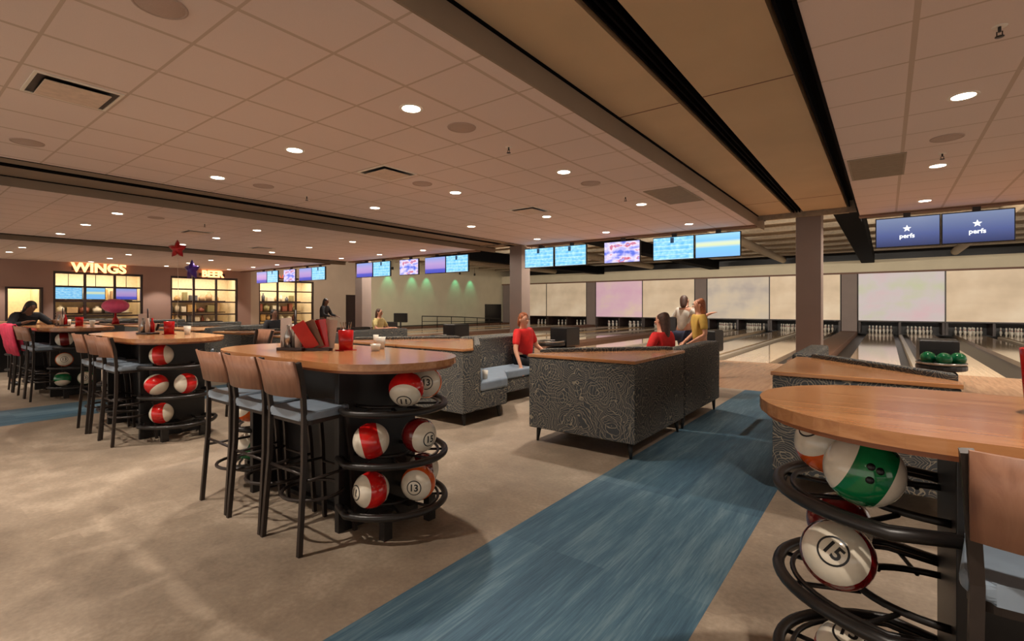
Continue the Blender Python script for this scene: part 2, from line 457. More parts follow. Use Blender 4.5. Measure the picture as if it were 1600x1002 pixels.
# ------------------------------------------------------------------ lanes
G0 = [-1.55, -9.15, -16.75, -24.35]
pairs = []
for b, g in enumerate(G0):
    pairs += [(g + .37, g + 3.82, b, 0), (g + 3.82, g + 7.23, b, 1)]
lane_n = 0
pin0 = None
def make_pin():
    prof = [(0, 0), (.026, 0), (.029, .02), (.045, .075), (.0605, .115), (.058, .15), (.045, .19), (.028, .23), (.0235, .255), (.028, .29), (.0324, .33), (.028, .36), (.014, .378), (0, .381)]
    p = MB().lathe(prof, n=12)
    o = p.build('bowling_pin', 'white')
    MB().lathe([(.0295, .225), (.0262, .24)], n=12).lathe([(.0246, .25), (.0252, .265)], n=12).build('neck_stripe', 'pin_red', o)
    return o
PW = ['rightmost', 'second from right', 'third from right', 'fourth from right', 'fifth from right', 'sixth from right', 'seventh from right', 'leftmost']
order = sorted(range(len(pairs)), key=lambda i: -pairs[i][0])
MASKC = [mask_mat('mask_cream', srgb(206, 186, 158), srgb(220, 200, 172), srgb(232, 216, 190), .13),
         mask_mat('mask_pale_green', srgb(196, 204, 176), srgb(206, 200, 204), srgb(214, 190, 200), .15),
         mask_mat('mask_pink', srgb(222, 180, 206), srgb(226, 192, 208), srgb(230, 208, 196), .14),
         mask_mat('mask_grey', srgb(180, 172, 168), srgb(206, 196, 180), srgb(220, 206, 180), .13)]
for rank, i in enumerate(order):
    x0, x1, b, h = pairs[i]
    word = PW[rank]
    xc = (x0 + x1) / 2
    # lane bed pieces
    for s_ in (-1, 1):
        lc = xc + s_ * (.06 + .21 + .525); 
        o = MB().box(lc - .525, lc + .525, 13.5, 32.8, -.12, 0).build('lane', 'lane')
        tag(o, 'glossy bowling lane, %s of the pair under the %s wall screen' % ('left' if s_ < 0 else 'right', word), 'bowling lane', 'bowling lanes')
        for k2 in range(10):
            row = 0 if k2 == 0 else 1 if k2 < 3 else 2 if k2 < 6 else 3
            col = k2 - (0, 1, 3, 6)[row]
            px = lc + (col - row / 2) * .305; py = 31.75 + row * .264
            if pin0 is None: pin0 = make_pin(); q = pin0
            else: q = copy_tree(pin0)
            q.location = (px, py, 0)
            tag(q, 'white pin in the rack on the %s lane under the %s wall screen' % ('left' if s_ < 0 else 'right', word), 'bowling pin', 'bowling pins on the lanes')
    o = MB().box(xc - .06, xc + .06, 13.5, 30.3, -.12, .035, .01).build('lane_divider', 'cap')
    tag(o, 'pale raised divider between the two lanes under the %s wall screen' % word, 'lane divider', 'lane dividers')
    # masking unit
    mi = {(0, 0): 1, (0, 1): 0, (1, 0): 3, (1, 1): 0, (2, 0): 2, (2, 1): 0, (3, 0): 0, (3, 1): 0}[(b, h)]
    r = empty('masking_unit', (xc, YB - .02, 0))
    tag(r, '%s pale wall screen above the pins at the lane end' % word, 'wall screen', 'masking screens over the pins')
    hw = (x1 - x0) / 2 - .03
    MB().box(-hw, hw, 0, .06, .66, 3.08).build('screen', MASKC[mi], r)
    MB().box(-hw - .03, -hw, -.01, .08, .6, 3.1).box(hw, hw + .03, -.01, .08, .6, 3.1).box(-hw, hw, -.01, .08, .6, .66).build('frame', 'dark_frame', r)
    # pin deck housing under the mask
    hr = empty('pin_deck_housing', (xc, 31.6, 0)); tag(hr, 'dark side panels around the pin decks below the %s wall screen' % word, 'pin deck', 'pin deck housings')
    for dx in (x0 - xc + .06, 0, x1 - xc - .06): MB().box(dx - .05, dx + .05, 0, 1.7, 0, .62).build('side_panel', 'dark_frame', hr)
for b, g in enumerate(G0):
    o = MB().box(g - .36, g + .36, 13.5, 31.4, -.12, .09, .01).build('capping_walkway', 'brown_trim')
    tag(o, 'brown raised walkway between lane pairs, %s from right' % ORD[b], 'walkway', 'walkways between the lanes')
    struct('trim_%d' % (30 + b), MB().box(g - .34, g + .34, 31.45, 31.9, .0, 3.17), 'column')
# ball returns
def ball_obj(name, key, num, direction, loc, label, group, roll=0, holes=False):
    """ball with a coloured band, number on the pole (local +Z)"""
    b = MB().sphere((0, 0, 0), .108, 32)
    o = b.build(name, BALL[key])
    r_ = .1085
    if num:
        rg = MB()
        for k in range(28):
            a0, a1 = 2 * PI * k / 28, 2 * PI * (k + 1) / 28
            q = []
            for (t_, a) in ((.039, a0), (.039, a1), (.045, a1), (.045, a0)):
                q.append(rg.bm.verts.new((t_ * math.cos(a), t_ * math.sin(a), math.sqrt(r_ ** 2 - t_ ** 2))))
            rg._f(q)
        rg.build('number_ring', 'black_plastic', o, recalc=False)
        tb = text_bm(num, .058, .03); bmesh.ops.triangulate(tb, faces=tb.faces); bmesh.ops.subdivide_edges(tb, edges=tb.edges, cuts=3)
        for v in tb.verts:
            v.co.y -= .0; v.co.z = math.sqrt(max(1e-6, (r_ + .0004) ** 2 - v.co.x ** 2 - v.co.y ** 2))
        nm = MB(); nm.bm.free(); nm.bm = tb; nm.build('number', 'black_plastic', o, recalc=False)
    d = V(direction).normalized()
    q = d.to_track_quat('Z', 'Y') @ Matrix.Rotation(roll, 4, 'Z').to_quaternion()
    if holes:
        # finger holes in the band, turned to the aisle
        w_ = q.inverted() @ (V((0, 0, 1.05)) - V(loc)).normalized(); w_.z = 0; w_.normalize(); sd = V((0, 0, 1)).cross(w_)
        for (a_, b_) in ((0, 0), (.36, .12), (.36, -.12)):
            dd = (w_ + sd * a_ + V((0, 0, b_))).normalized(); hb = MB()
            hb.sphere(dd * .1015, .0125, 12); hb.build('finger_hole', 'black_plastic', o)
    o.rotation_mode = 'QUATERNION'; o.rotation_quaternion = q; o.location = loc
    tag(o, label, 'bowling ball', group)
    return o
def ball_return(x, y, where):
    r = empty('ball_return', (x, y, 0)); tag(r, 'black ball return machine ' + where, 'ball return', 'ball returns')
    MB().box(-.22, .22, -.1, .75, 0, .3, .03).build('base', 'black_plastic', r)
    MB().prism([(-.26, .2), (.26, .2), (.28, .85), (-.28, .85)], .3, .82, .04).build('hood', 'black_plastic', r)
    t = MB(); t.prism([(-.33 * math.cos(a) if 0 else .33 * math.cos(a), -.15 + .42 * math.sin(a)) for a in [2 * PI * k / 24 for k in range(24)]], .36, .44, .02)
    t.build('ball_tray', 'black_plastic', r)
    MB().tube([(.31 * math.cos(a), -.15 + .4 * math.sin(a), .47) for a in [2 * PI * k / 24 for k in range(24)]], .02, 8, True).build('tray_rail', 'chrome', r)
ball_return(.72, 10.9, 'with green balls behind the right-hand booth')
ball_return(-3.45, 11.9, 'on the approach behind the person with brown hair')
ball_return(-7.05, 11.2, 'just right of the seated person in red')
ball_return(-11.15, 11.2, 'left of the middle column')
ball_return(-14.7, 11.2, 'far left on the approach')
for i, (dx, dy, nm) in enumerate([(-.17, -.28, 'left'), (.02, -.42, 'front'), (.2, -.26, 'right')]):
    o = MB().sphere((0, 0, 0), .108, 24).build('bowling_ball', 'ball_solid_green', loc=(.72 + dx, 10.9 + dy, .548))
    tag(o, 'plain green bowling ball, %s one on the right-hand ball return' % nm, 'bowling ball', 'balls on the ball return')

# ------------------------------------------------------------------ screens hanging over the approach
def tv(x, y, z, kind, label, group, wd=.9, hg=.53, logo=False):
    r = empty('hanging_screen', (x, y, z)); tag(r, label, 'television', group)
    MB().box(-wd / 2, wd / 2, 0, .06, -hg / 2, hg / 2, .008).build('housing', 'black_plastic', r)
    scn = MB().box(-wd / 2 + .015, wd / 2 - .015, -.004, .0, -hg / 2 + .018, hg / 2 - .018).build('screen', SCR[kind], r)
    MB().box(-.05, .05, .06, .12, -.1, CH - z - .0).box(-.16, .16, .055, .1, -.12, .12).build('mount', 'black_metal', r)
    if logo:
        wm = emis('logo_white', (1, 1, 1, 1), .8)
        b = MB(); pts = []
        for k in range(10):
            rad = .062 if k % 2 == 0 else .026; a = PI / 2 + k * PI / 5
            pts.append((rad * math.cos(a), rad * math.sin(a)))
        vs = [b.bm.verts.new((p[0], -.006, .055 + p[1])) for p in pts]; b._f(vs)
        b.build('star_logo', wm, scn)
        tb = text_bm('perfs', .105, .02); bb = MB(); bb.bm.free(); bb.bm = tb
        for v in tb.verts: v.co = V((v.co.x, -.006, v.co.y - .075))
        bb.build('wordmark', wm, scn)
    elif kind == 'score':
        b = MB()
        b.box(-.06, .02, -.006, -.005, .12, .24)
        b.build('icon', emis('icon_navy', srgb(40, 80, 110), .3), scn)
TG = 'screens hanging over the approach'
zt = 2.70
tv(.29, 11.05, zt, 'logo', 'dark blue screen with white star, left of the right-hand pair', TG, .89, logo=True)
tv(1.19, 11.05, zt, 'logo', 'dark blue screen with white star, right of the right-hand pair', TG, .89, logo=True)
bays = [(0, ['score', 'score', 'sport', 'score', 'stripe'], 'middle row between the two columns'),
        (-7.6, ['mauve', 'score', 'sport', 'mauve', 'score'], 'row left of the middle column'),
        (-15.15, ['mauve', 'score', 'sport', 'mauve', 'score'], 'far left row before the glazed doors')]
for off, kinds, wh in bays:
    for (x, k, nm) in zip((-7.45, -6.48, -5.06, -3.82, -2.87), kinds, ('leftmost', 'second from left', 'single middle', 'fourth from left', 'rightmost')):
        tv(x + off, 11.05, zt, k, '%s lit blue score screen in the %s' % (nm, wh), TG, .93)
# small track spotlights behind the screens
for i, (x, y, lb) in enumerate([(.35, 12.0, 'under the left dark blue star screen'), (-5.05, 12.0, 'under the single middle screen'), (-8.35, 12.0, 'beside the middle column'), (-11.6, 12.0, 'by the left row of screens')]):
    r = empty('track_spotlight', (x, y, 2.9)); tag(r, 'small white track spotlight ' + lb, 'spotlight', 'track spotlights')
    MB().lathe([(0, .1), (.05, .1), (.06, 0), (.05, -.08), (0, -.08)], n=14).build('lamp_head', 'white_trim', r)
    MB().tube([(0, 0, .09), (0, 0, ROOF - 2.9)], .008, 6).build('stem', 'black_metal', r)

# ------------------------------------------------------------------ ceiling fittings
XROWS = [2.9, .49, -3.2, -5.05, -6.93, -11.05, -13.1, -15.2, -19.6, -21.6, -23.9]
YROWS = [-4.5, -2.07, .37, 2.82, 5.30, 7.75, 10.2]
lens = []
def spot(x, y, z, e, size=86, col=(1, .885, .765), blend=.35, rad=.045, aim=None, nm='downlight_beam'):
    l = bpy.data.lights.new(nm, 'SPOT'); l.energy = e; l.color = col; l.spot_size = R(size); l.spot_blend = blend; l.shadow_soft_size = rad
    o = bpy.data.objects.new(nm, l); C.objects.link(o); o.location = (x, y, z)
    if aim: o.rotation_euler = (V(aim) - V((x, y, z))).to_track_quat('-Z', 'Y').to_euler()
    return o
dl0 = None
for i, x in enumerate(XROWS):
    for j, y in enumerate(YROWS):
        if y < 0 and x < -8: continue
        if dl0 is None:
            r = empty('recessed_downlight'); dl0 = r
            MB().lathe([(.075, -.002), (.095, -.006), (.1, -.001), (.1, .0)], n=28).build('trim_ring', 'white_trim', r)
            MB().lathe([(0, -.003), (.076, -.003)], n=28).build('lamp_lens', 'lamp', r, recalc=False)
        else: r = copy_tree(dl0)
        r.location = (x, y, CH - .001)
        tag(r, 'round ceiling downlight, %s from right in the %s row from the hanging screens' % (ORD[i], ORD[6 - j]), 'ceiling light', 'recessed downlights')
        spot(x, y, CH - .02, 112)
spk0 = None
for i, (x, y, lb) in enumerate([(-3.21, 1.01, 'near the top left of the photo'), (-3.16, 3.4, 'beside the second-nearest downlights'), (-6.97, 1.04, 'just before the left bulkhead'), (.48, 6.51, 'above the right-hand booth'), (-6.9, 3.4, 'near the left bulkhead'), (-5.04, 4.64, 'behind the small vent'), (-3.2, 6.0, 'before the return grille'), (-11.0, 3.4, 'past the left bulkhead')]):
    if spk0 is None:
        r = empty('ceiling_speaker'); spk0 = r
        MB().lathe([(0, -.006), (.115, -.006), (.12, -.004)], n=32).build('grille', 'speaker', r, recalc=False)
        MB().lathe([(.118, -.001), (.12, -.009), (.132, -.007), (.134, 0)], n=32).build('rim', 'speaker', r)
    else: r = copy_tree(spk0)
    r.location = (x, y, CH - .001)
    tag(r, 'round grey flush ceiling speaker ' + lb, 'speaker', 'ceiling speakers')
def vent(x, y, lb, w2=.26, lit=True):
    r = empty('ceiling_vent', (x, y, CH)); tag(r, 'square supply vent with dark slots ' + lb, 'ceiling vent', 'supply vents')
    MB().box(-w2 + .065, w2 - .065, -w2 + .065, w2 - .065, -.03, -.022, .004).build('face_plate', 'vent_face', r)
    f = MB().box(-w2, w2, -w2, -w2 + .02, -.012, -.001).box(-w2, w2, w2 - .02, w2, -.012, -.001).box(-w2, -w2 + .02, -w2 + .02, w2 - .02, -.012, -.001).box(w2 - .02, w2, -w2 + .02, w2 - .02, -.012, -.001)
    f.build('frame', 'white_trim', r)
    MB().box(-w2 + .02, w2 - .02, -w2 + .02, w2 - .02, -.005, -.002).box(-.03, .03, -.03, .03, -.022, -.005).build('throat', 'black_metal', r)
vent(-5.05, 1.01, 'at upper left'); vent(-4.98, 4.0, 'in the middle of the ceiling'); vent(-4.95, 7.05, 'nearer the score screens')
vent(-12.4, 4.6, 'past the left bulkhead'); vent(-14.3, 7.0, 'far left beyond the bulkhead')
def grille(x, y, lb):
    r = empty('return_grille', (x, y, CH)); tag(r, 'grey slatted return air grille ' + lb, 'air grille', 'return grilles')
    MB().box(-.27, .27, -.56, -.54, -.01, -.001).box(-.27, .27, .54, .56, -.01, -.001).box(-.27, -.25, -.54, .54, -.01, -.001).box(.25, .27, -.54, .54, -.01, -.001).box(-.25, .25, -.015, .015, -.01, -.001).build('frame', 'grey_grille', r)
    m = MB()
    for k in range(34): m.box(-.25, .25, -.53 + k * .032, -.53 + k * .032 + .018, -.008, -.003)
    m.build('slats', 'grey_grille', r)
    MB().box(-.25, .25, -.54, .54, -.003, -.001).build('backing', 'brown_trim', r)
grille(-.09, 7.4, 'above the nearest column'); grille(-2.55, 7.45, 'left of the tan bulkhead')
for i, (x, y, lb) in enumerate([(-3.16, 4.12, 'right of the central vent'), (.54, 4.11, 'at the upper right'), (-7.03, 4.12, 'by the left bulkhead'), (.49, 7.16, 'beside the return grille'), (-3.18, 7.08, 'above the middle screens'), (-11.04, 4.25, 'past the left bulkhead')]):
    r = empty('fire_sprinkler', (x, y, CH)); tag(r, 'small ceiling sprinkler head ' + lb, 'sprinkler', 'sprinkler heads')
    MB().lathe([(.0, -.002), (.035, -.004), (.037, 0)], n=16).build('escutcheon', 'white_trim', r)
    MB().tube([(0, 0, -.003), (0, 0, -.035)], .008, 8).tube([(-.012, 0, -.03), (-.012, 0, -.06)], .003, 6).tube([(.012, 0, -.03), (.012, 0, -.06)], .003, 6).lathe([(0, -.06), (.022, -.06), (.022, -.064), (0, -.064)], n=12).build('nozzle', 'black_metal', r)

# ------------------------------------------------------------------ bar table with ball racks
TY = 2.09
def stadium(x0, x1, hw, rx, n=20):
    p = []
    for k in range(n + 1):
        a = -PI / 2 + PI * k / n; p.append((x1 - rx + rx * math.cos(a), hw * math.sin(a)))
    for k in range(n + 1):
        a = PI / 2 + PI * k / n; p.append((x0 + rx + rx * math.cos(a), hw * math.sin(a)))
    return p
def make_table(L=2.2):
    r = empty('bar_table')
    h = L / 2
    o = MB().prism(stadium(-h, h, .46, .50), 1.03, 1.07, .006).build('tabletop', 'top_wood', r)
    pb = MB().prism(stadium(-h + .02, h - .02, .44, .48), 1.012, 1.03); pb.build('edge_band', 'edge_wood', o)
    bx = h - .53
    MB().box(-bx + .045, bx - .045, -.09, .09, .03, 1.012, .004).build('spine_panel', 'black_lam', r)
    for s_ in (-1, 1): MB().box(min(s_ * bx, s_ * (bx - .045)), max(s_ * bx, s_ * (bx - .045)), -.31, .31, 0, 1.012, .004).build('end_panel', 'black_lam', r)
    MB().box(-bx + .05, bx - .05, -.13, .13, 0, .03).build('plinth', 'black_lam', r)
    for s_ in (-1, 1):
        for lv, z in enumerate((.165, .462, .768)):
            m = MB()
            def arc(rx, ry, a0, a1, n=22): return [(s_ * (bx + rx * math.cos(R(a0 + (a1 - a0) * k / n))), ry * math.sin(R(a0 + (a1 - a0) * k / n)), z) for k in range(n + 1)]
            m.tube([(s_ * (bx - .02), -.30, z)] + arc(.47, .38, -72, 72) + [(s_ * (bx - .02), .30, z)], .02, 10)
            m.tube([(s_ * (bx - .02), -.27, z + .0)] + arc(.425, .335, -70, 70) + [(s_ * (bx - .02), .27, z)], .009, 8)
            m.tube(arc(.24, .18, -90, 90), .012, 8)
            for a in (-60, -25, 10, 45, 75):
                ca, sa = math.cos(R(a)), math.sin(R(a))
                m.tube([(s_ * (bx + .24 * ca), .18 * sa, z - .012), (s_ * (bx + .46 * ca), .37 * sa, z - .012)], .008, 6)
            m.build('ball_shelf', 'black_metal', r)
        m = MB()
        m.box(s_ * bx + min(0, s_ * .33), s_ * bx + max(0, s_ * .33), -.035, .035, .1, .16)
        for a in (-38, 38):
            x, y = s_ * (bx + .36 * math.cos(R(a))), .29 * math.sin(R(a))
            m.box(x - .025, x + .025, y - .03, y + .03, 0, .16)
        m.build('rack_foot', 'black_metal', r)
    return r
TAB = {'A': (-3.25, TY), 'B': (-6.8, TY), 'C': (-10.8, TY), 'D': (-14.35, TY), 'E': (.72, TY)}
TLAB = {'A': 'wood-topped high table with ball racks in the centre foreground', 'B': 'wood-topped high table with ball racks, second from the centre going left',
        'C': 'wood-topped high table with ball racks at the far left edge', 'D': 'wood-topped high table behind the leftmost one, mostly hidden',
        'E': 'wood-topped high table with ball racks at the right foreground holding a red tumbler'}
t0 = make_table()
for k, (n_, (x, y)) in enumerate(TAB.items()):
    t = t0 if k == 0 else copy_tree(t0)
    t.location = (x, y, 0); tag(t, TLAB[n_], 'high table', 'high bar tables')
TDESC = {'A': 'the centre foreground table', 'B': 'the second high table', 'C': 'the far left high table', 'E': 'the right foreground table'}
def shelf_ball(tb, side, lv, ang, key, num, direc, extra='', roll=0, holes=False):
    x, y = TAB[tb]; bx = .57
    p = (x + side * (bx + .335 * math.cos(R(ang))), y + .27 * math.sin(R(ang)), (.185, .482, .788)[lv] + .104)
    lvn = ('bottom', 'middle', 'top')[lv]
    return ball_obj('bowling_ball', key, num, direc, p, '%s bowling ball %son the %s shelf, %s' % (key, extra, lvn, TDESC[tb]), 'balls racked under ' + TDESC[tb], roll, holes)
cp = V((0, 0, 1.4))
shelf_ball('A', 1, 2, -12, 'red', '11', (.5, -.62, -.62), 'with number low ', 0)
shelf_ball('A', 1, 2, 48, 'orange', '13', (.72, -.65, .1), 'behind the red one ')
shelf_ball('A', 1, 1, -54, 'red', '', (.6, .8, .24), 'at the near side ')
shelf_ball('A', 1, 1, 10, 'maroon', '15', (1.2, -.1, -.1), 'at the rack end ')
shelf_ball('A', 1, 0, -54, 'red', '11', (-.15, -1.1, .1), 'numbered eleven ')
shelf_ball('A', 1, 0, 8, 'orange', '13', (.55, -.85, .02), 'numbered thirteen ')
shelf_ball('A', 1, 0, 62, 'maroon', '', (.5, .8, .1), 'at the far side ')
shelf_ball('A', -1, 1, -50, 'orange', '', (.1, -.9, .6), 'behind the stools ')
shelf_ball('A', -1, 0, -50, 'green', '', (-.1, -.9, .5), 'behind the stools ')
shelf_ball('A', -1, 2, -50, 'maroon', '', (.1, -.9, .3), 'behind the stools ')
shelf_ball('B', 1, 2, -45, 'red', '', (.63, .85, .1), 'standing alone ')
shelf_ball('B', 1, 1, -55, 'red', '', (.75, .35, -.8), 'tilted at left ')
shelf_ball('B', 1, 1, 0, 'red', '', (.25, -1.0, .05), 'at right ')
shelf_ball('B', 1, 0, -45, 'red', '', (.7, .8, .1), 'standing alone ')
shelf_ball('C', 1, 2, -45, 'maroon', '', (.18, .98, .1), 'standing alone ')
shelf_ball('C', 1, 1, -45, 'orange', '13', (.98, -.2, .1), 'with pale face ')
shelf_ball('C', 1, 0, -50, 'green', '', (.4, -.1, -.9), 'at left ')
shelf_ball('C', 1, 0, 10, 'green', '13', (.9, -.4, .1), 'at right ')
shelf_ball('E', -1, 2, -52, 'green', '', (-.72, -.12, .34), 'nearest the camera ', .2, True)
shelf_ball('E', -1, 2, 15, 'orange', '13', (-.5, -.6, .7), 'behind the green one ')
shelf_ball('E', -1, 1, -34, 'maroon', '15', (-.05, -.83, .40), 'numbered fifteen ', -.6)
shelf_ball('E', -1, 1, 30, 'maroon', '', (-.3, .75, .5), 'at the rack end ')
shelf_ball('E', -1, 0, -46, 'red', '13', (-.1, -.4, 1), 'numbered thirteen ')
# finger hole of the big green ball
# ------------------------------------------------------------------ stools
def make_stool():
    r = empty('bar_stool')
    # seat pad, rounded towards the table
    p = []
    for cx_, cy_, a0 in ((.115, .09, 0), (-.115, .09, 90), (-.155, -.145, 180), (.155, -.145, 270)):
        for k in range(7): a = R(a0 + 15 * k); p.append((cx_ + .055 * math.cos(a), cy_ + .055 * math.sin(a)))
    MB().prism(p, .745, .795, .018).build('seat', 'seat', r)
    MB().prism([(x * .93, y * .93) for x, y in p], .72, .745).build('seat_frame', 'stool_metal', r)
    for s_ in (-1, 1):
        MB().tube([(s_ * .205, -.225, 0), (s_ * .19, -.19, .5), (s_ * .185, -.185, .78), (s_ * .195, -.2, .95), (s_ * .208, -.235, 1.085)], .0145, 4, square=True).build('leg', 'stool_metal', r)
        MB().tube([(s_ * .165, .165, 0), (s_ * .155, .14, .5), (s_ * .145, .115, .73)], .013, 4, square=True).build('leg', 'stool_metal', r)
    m = MB().tube([(.185 * math.cos(2 * PI * k / 28) * 1.0, -.02 + .175 * math.sin(2 * PI * k / 28), .27) for k in range(28)], .011, 8, True)
    m.build('foot_ring', 'stool_metal', r)
    m = MB()
    for s_ in (-1, 1): m.tube([(s_ * .186, -.185, .4), (s_ * .157, .143, .4)], .009, 6)
    m.tube([(-.157, .143, .38), (.157, .143, .38)], .009, 6); m.tube([(-.19, -.187, .44), (.19, -.187, .44)], .009, 6)
    m.build('stretcher', 'stool_metal', r)
    # curved wooden backrest
    b = MB(); n = 12; rows = []
    for t_ in (0, 1):
        for z in (.885, .99, 1.092):
            yy = {.885: -.192, .99: -.21, 1.092: -.238}[z]
            row = []
            for k in range(n + 1):
                x = -.2 + .4 * k / n
                row.append(b.bm.verts.new((x * (1 + (z - .885) * .2), yy - .045 * (1 - (x / .2) ** 2) - .016 - (.012 if t_ else 0), z)))
            rows.append(row)
    for k in range(n):
        for q in (0, 1): b._f([rows[q][k], rows[q][k + 1], rows[q + 1][k + 1], rows[q + 1][k]], True); b._f([rows[q + 3][k], rows[q + 4][k], rows[q + 4][k + 1], rows[q + 3][k + 1]], True)
        b._f([rows[0][k], rows[3][k], rows[3][k + 1], rows[0][k + 1]]); b._f([rows[2][k], rows[2][k + 1], rows[5][k + 1], rows[5][k]])
    for k in (0, n):
        for q in (0, 1): b._f([rows[q][k], rows[q + 1][k], rows[q + 4][k], rows[q + 3][k]])
    b.build('backrest', 'back_wood', r)
    return r
s0 = make_stool(); first = True
SPOTS = [(-2.815, 1.71, 0, 'nearest the camera at the centre foreground table'), (-3.27, 1.71, 1, 'middle one at the centre foreground table'), (-3.73, 1.72, -1, 'leftmost at the centre foreground table'),
         (-6.32, 1.74, 1, 'rightmost at the second high table'), (-6.76, 1.76, 0, 'second from right at the second high table'), (-7.18, 1.74, -2, 'third from right at the second high table'),
         (-10.15, 1.74, 0, 'rightmost at the far left high table'), (-10.63, 1.74, 1, 'second from right at the far left high table'), (-11.05, 1.74, 0, 'third from right at the far left high table'), (-11.5, 1.74, -2, 'fourth from right at the far left high table'),
         (.34, 1.70, 2, 'at the right foreground table'),
         (-6.5, 2.98, 180, 'far side of the second high table'), (-10.5, 2.98, 180, 'far side of the far left high table')]
for (x, y, a, lb) in SPOTS:
    s = s0 if first else copy_tree(s0); first = False
    s.location = (x, y, 0); s.rotation_euler.z = R(a)
    tag(s, 'wood-backed bar stool, ' + lb, 'bar stool', 'bar stools')

# ------------------------------------------------------------------ booths
def foot(m, x, y, dx, dy, h=.15):
    m.tube([(x, y, h + .01), (x + dx * .6, y + dy * .6, h * .45), (x + dx, y + dy, 0)], [.028, .02, .013], 8)
def corner_booth(X, sx, lb, Y=4.2, wx=1):
    r = empty('corner_booth', (X, Y, 0)); sx = sx * wx; tag(r, lb, 'booth bench', 'patterned booth benches')
    f = lambda pts: [(sx * x, y) for x, y in pts]
    body = MB().prism(f([(-1.15, 0), (0, 0), (0, 1.35), (-.12, 1.35), (-1.15, .2)]), .15, .875, .012); body.build('back_panel', 'fabric', r)
    MB().prism(f([(-1.16, -.012), (.012, -.012), (.012, 1.36), (-.10, 1.36), (-1.16, .17)]), .875, .905, .006).build('wood_ledge', 'top_wood', r)
    MB().prism(f([(-1.15, .2), (-.12, 1.35), (-.22, 1.35), (-1.15, .31)]), .15, .945, .02).build('back_cushion', 'fabric', r)
    MB().prism(f([(-1.15, .31), (-.22, 1.35), (-.70, 1.35), (-1.15, .82)]), .15, .36, .01).build('seat_base', 'fabric', r)
    MB().prism(f([(-1.15, .315), (-.225, 1.35), (-.71, 1.36), (-1.16, .83)]), .36, .49, .03).build('seat_cushion', 'seat', r)
    for (x, y, dx, dy) in ((-1.08, .08, -.02, -.0), (-.08, .08, .02, -.02), (-.07, 1.28, .02, .02), (-1.1, .7, -.0, .03)):
        l = MB(); foot(l, sx * x, y, sx * dx, dy); l.build('leg', 'black_metal', r)
def sofa(X, sx, y0, y1, lb, ht=.93):
    """bench running along Y; back at X, seat towards -sx"""
    r = empty('booth_sofa', (X, y0, 0)); tag(r, lb, 'booth sofa', 'patterned booth sofas')
    L = y1 - y0
    bx = lambda m, a, b, c, d, e, g, bev: m.box(min(sx * a, sx * b), max(sx * a, sx * b), c, d, e, g, bev)
    bx(MB(), 0, -.2, 0, L, .15, ht, .03).build('backrest', 'fabric', r)
    bx(MB(), -.2, -.68, 0, L, .15, .34, .01).build('seat_base', 'fabric', r)
    n = 2
    for k in range(n): bx(MB(), -.2, -.7, L * k / n + .003, L * (k + 1) / n - .003, .34, .47, .03).build('seat_cushion', 'seat', r)
    for (x, y) in ((-.06, .08), (-.06, L - .08), (-.62, .08), (-.62, L - .08)):
        l = MB(); foot(l, sx * x, y, 0, .02 if y > .5 else -.02); l.build('leg', 'black_metal', r)
P = -7.55
for k in range(-1, 3):
    o = P * k
    nm = {-1: 'right-hand', 0: 'central', 1: 'second', 2: 'far left'}[k]
    segs = [(-1.8, 1, 'right corner'), (-5.035, -1, 'right side of its middle divider'), (-5.07, 1, 'left side of its middle divider'), (-8.3, -1, 'left corner')]
    for (x, s_, cn) in segs:
        if k == -1 and x > -6: continue
        corner_booth(x + o + (.06 if k < 0 else 0), s_, 'swirl-patterned booth bench with wood ledge, %s, %s seating group' % (cn, nm), wx=.93 if k < 0 else 1)
    for (x, s_, cn) in [(-1.8, 1, 'right edge'), (-5.035, -1, 'centre, facing right'), (-5.07, 1, 'centre, facing left'), (-8.3, -1, 'left edge')]:
        if k == -1 and x > -6: continue
        sofa(x + o, s_, 5.62, 7.05, 'swirl-patterned booth sofa, %s, %s seating group' % (cn, nm))
# low tables and scoring consoles in the groups
def low_table(x, y, lb):
    r = empty('lounge_table', (x, y, 0)); tag(r, 'small round wood lounge table ' + lb, 'table', 'lounge tables')
    MB().lathe([(0, .54), (.30, .54), (.31, .555), (.30, .57), (0, .57)], n=28).build('tabletop', 'top_wood', r)
    MB().lathe([(.0, .0), (.2, 0), (.2, .012), (.03, .03), (.03, .54), (0, .54)], n=20).build('pedestal', 'black_metal', r)
low_table(-3.45, 6.3, 'in front of the person in the red shirt'); low_table(-6.7, 6.3, 'in the middle seating group'); low_table(-11.0, 6.3, 'in the second seating group')
def console(x, y, rz, lb):
    r = empty('scoring_console', (x, y, 0), rz); tag(r, 'black scoring touchscreen on a post ' + lb, 'scoring console', 'scoring consoles')
    MB().lathe([(0, 0), (.16, 0), (.16, .015), (.025, .03), (.025, .95), (0, .95)], n=16).build('post', 'black_metal', r)
    MB().box(-.21, .21, -.03, .03, .94, 1.2, .01).build('monitor', 'black_plastic', r)
console(-3.22, 9.0, R(70), 'left of the person with brown hair'); console(-11.0, 9.3, R(20), 'beside the seated person in the yellow shirt')

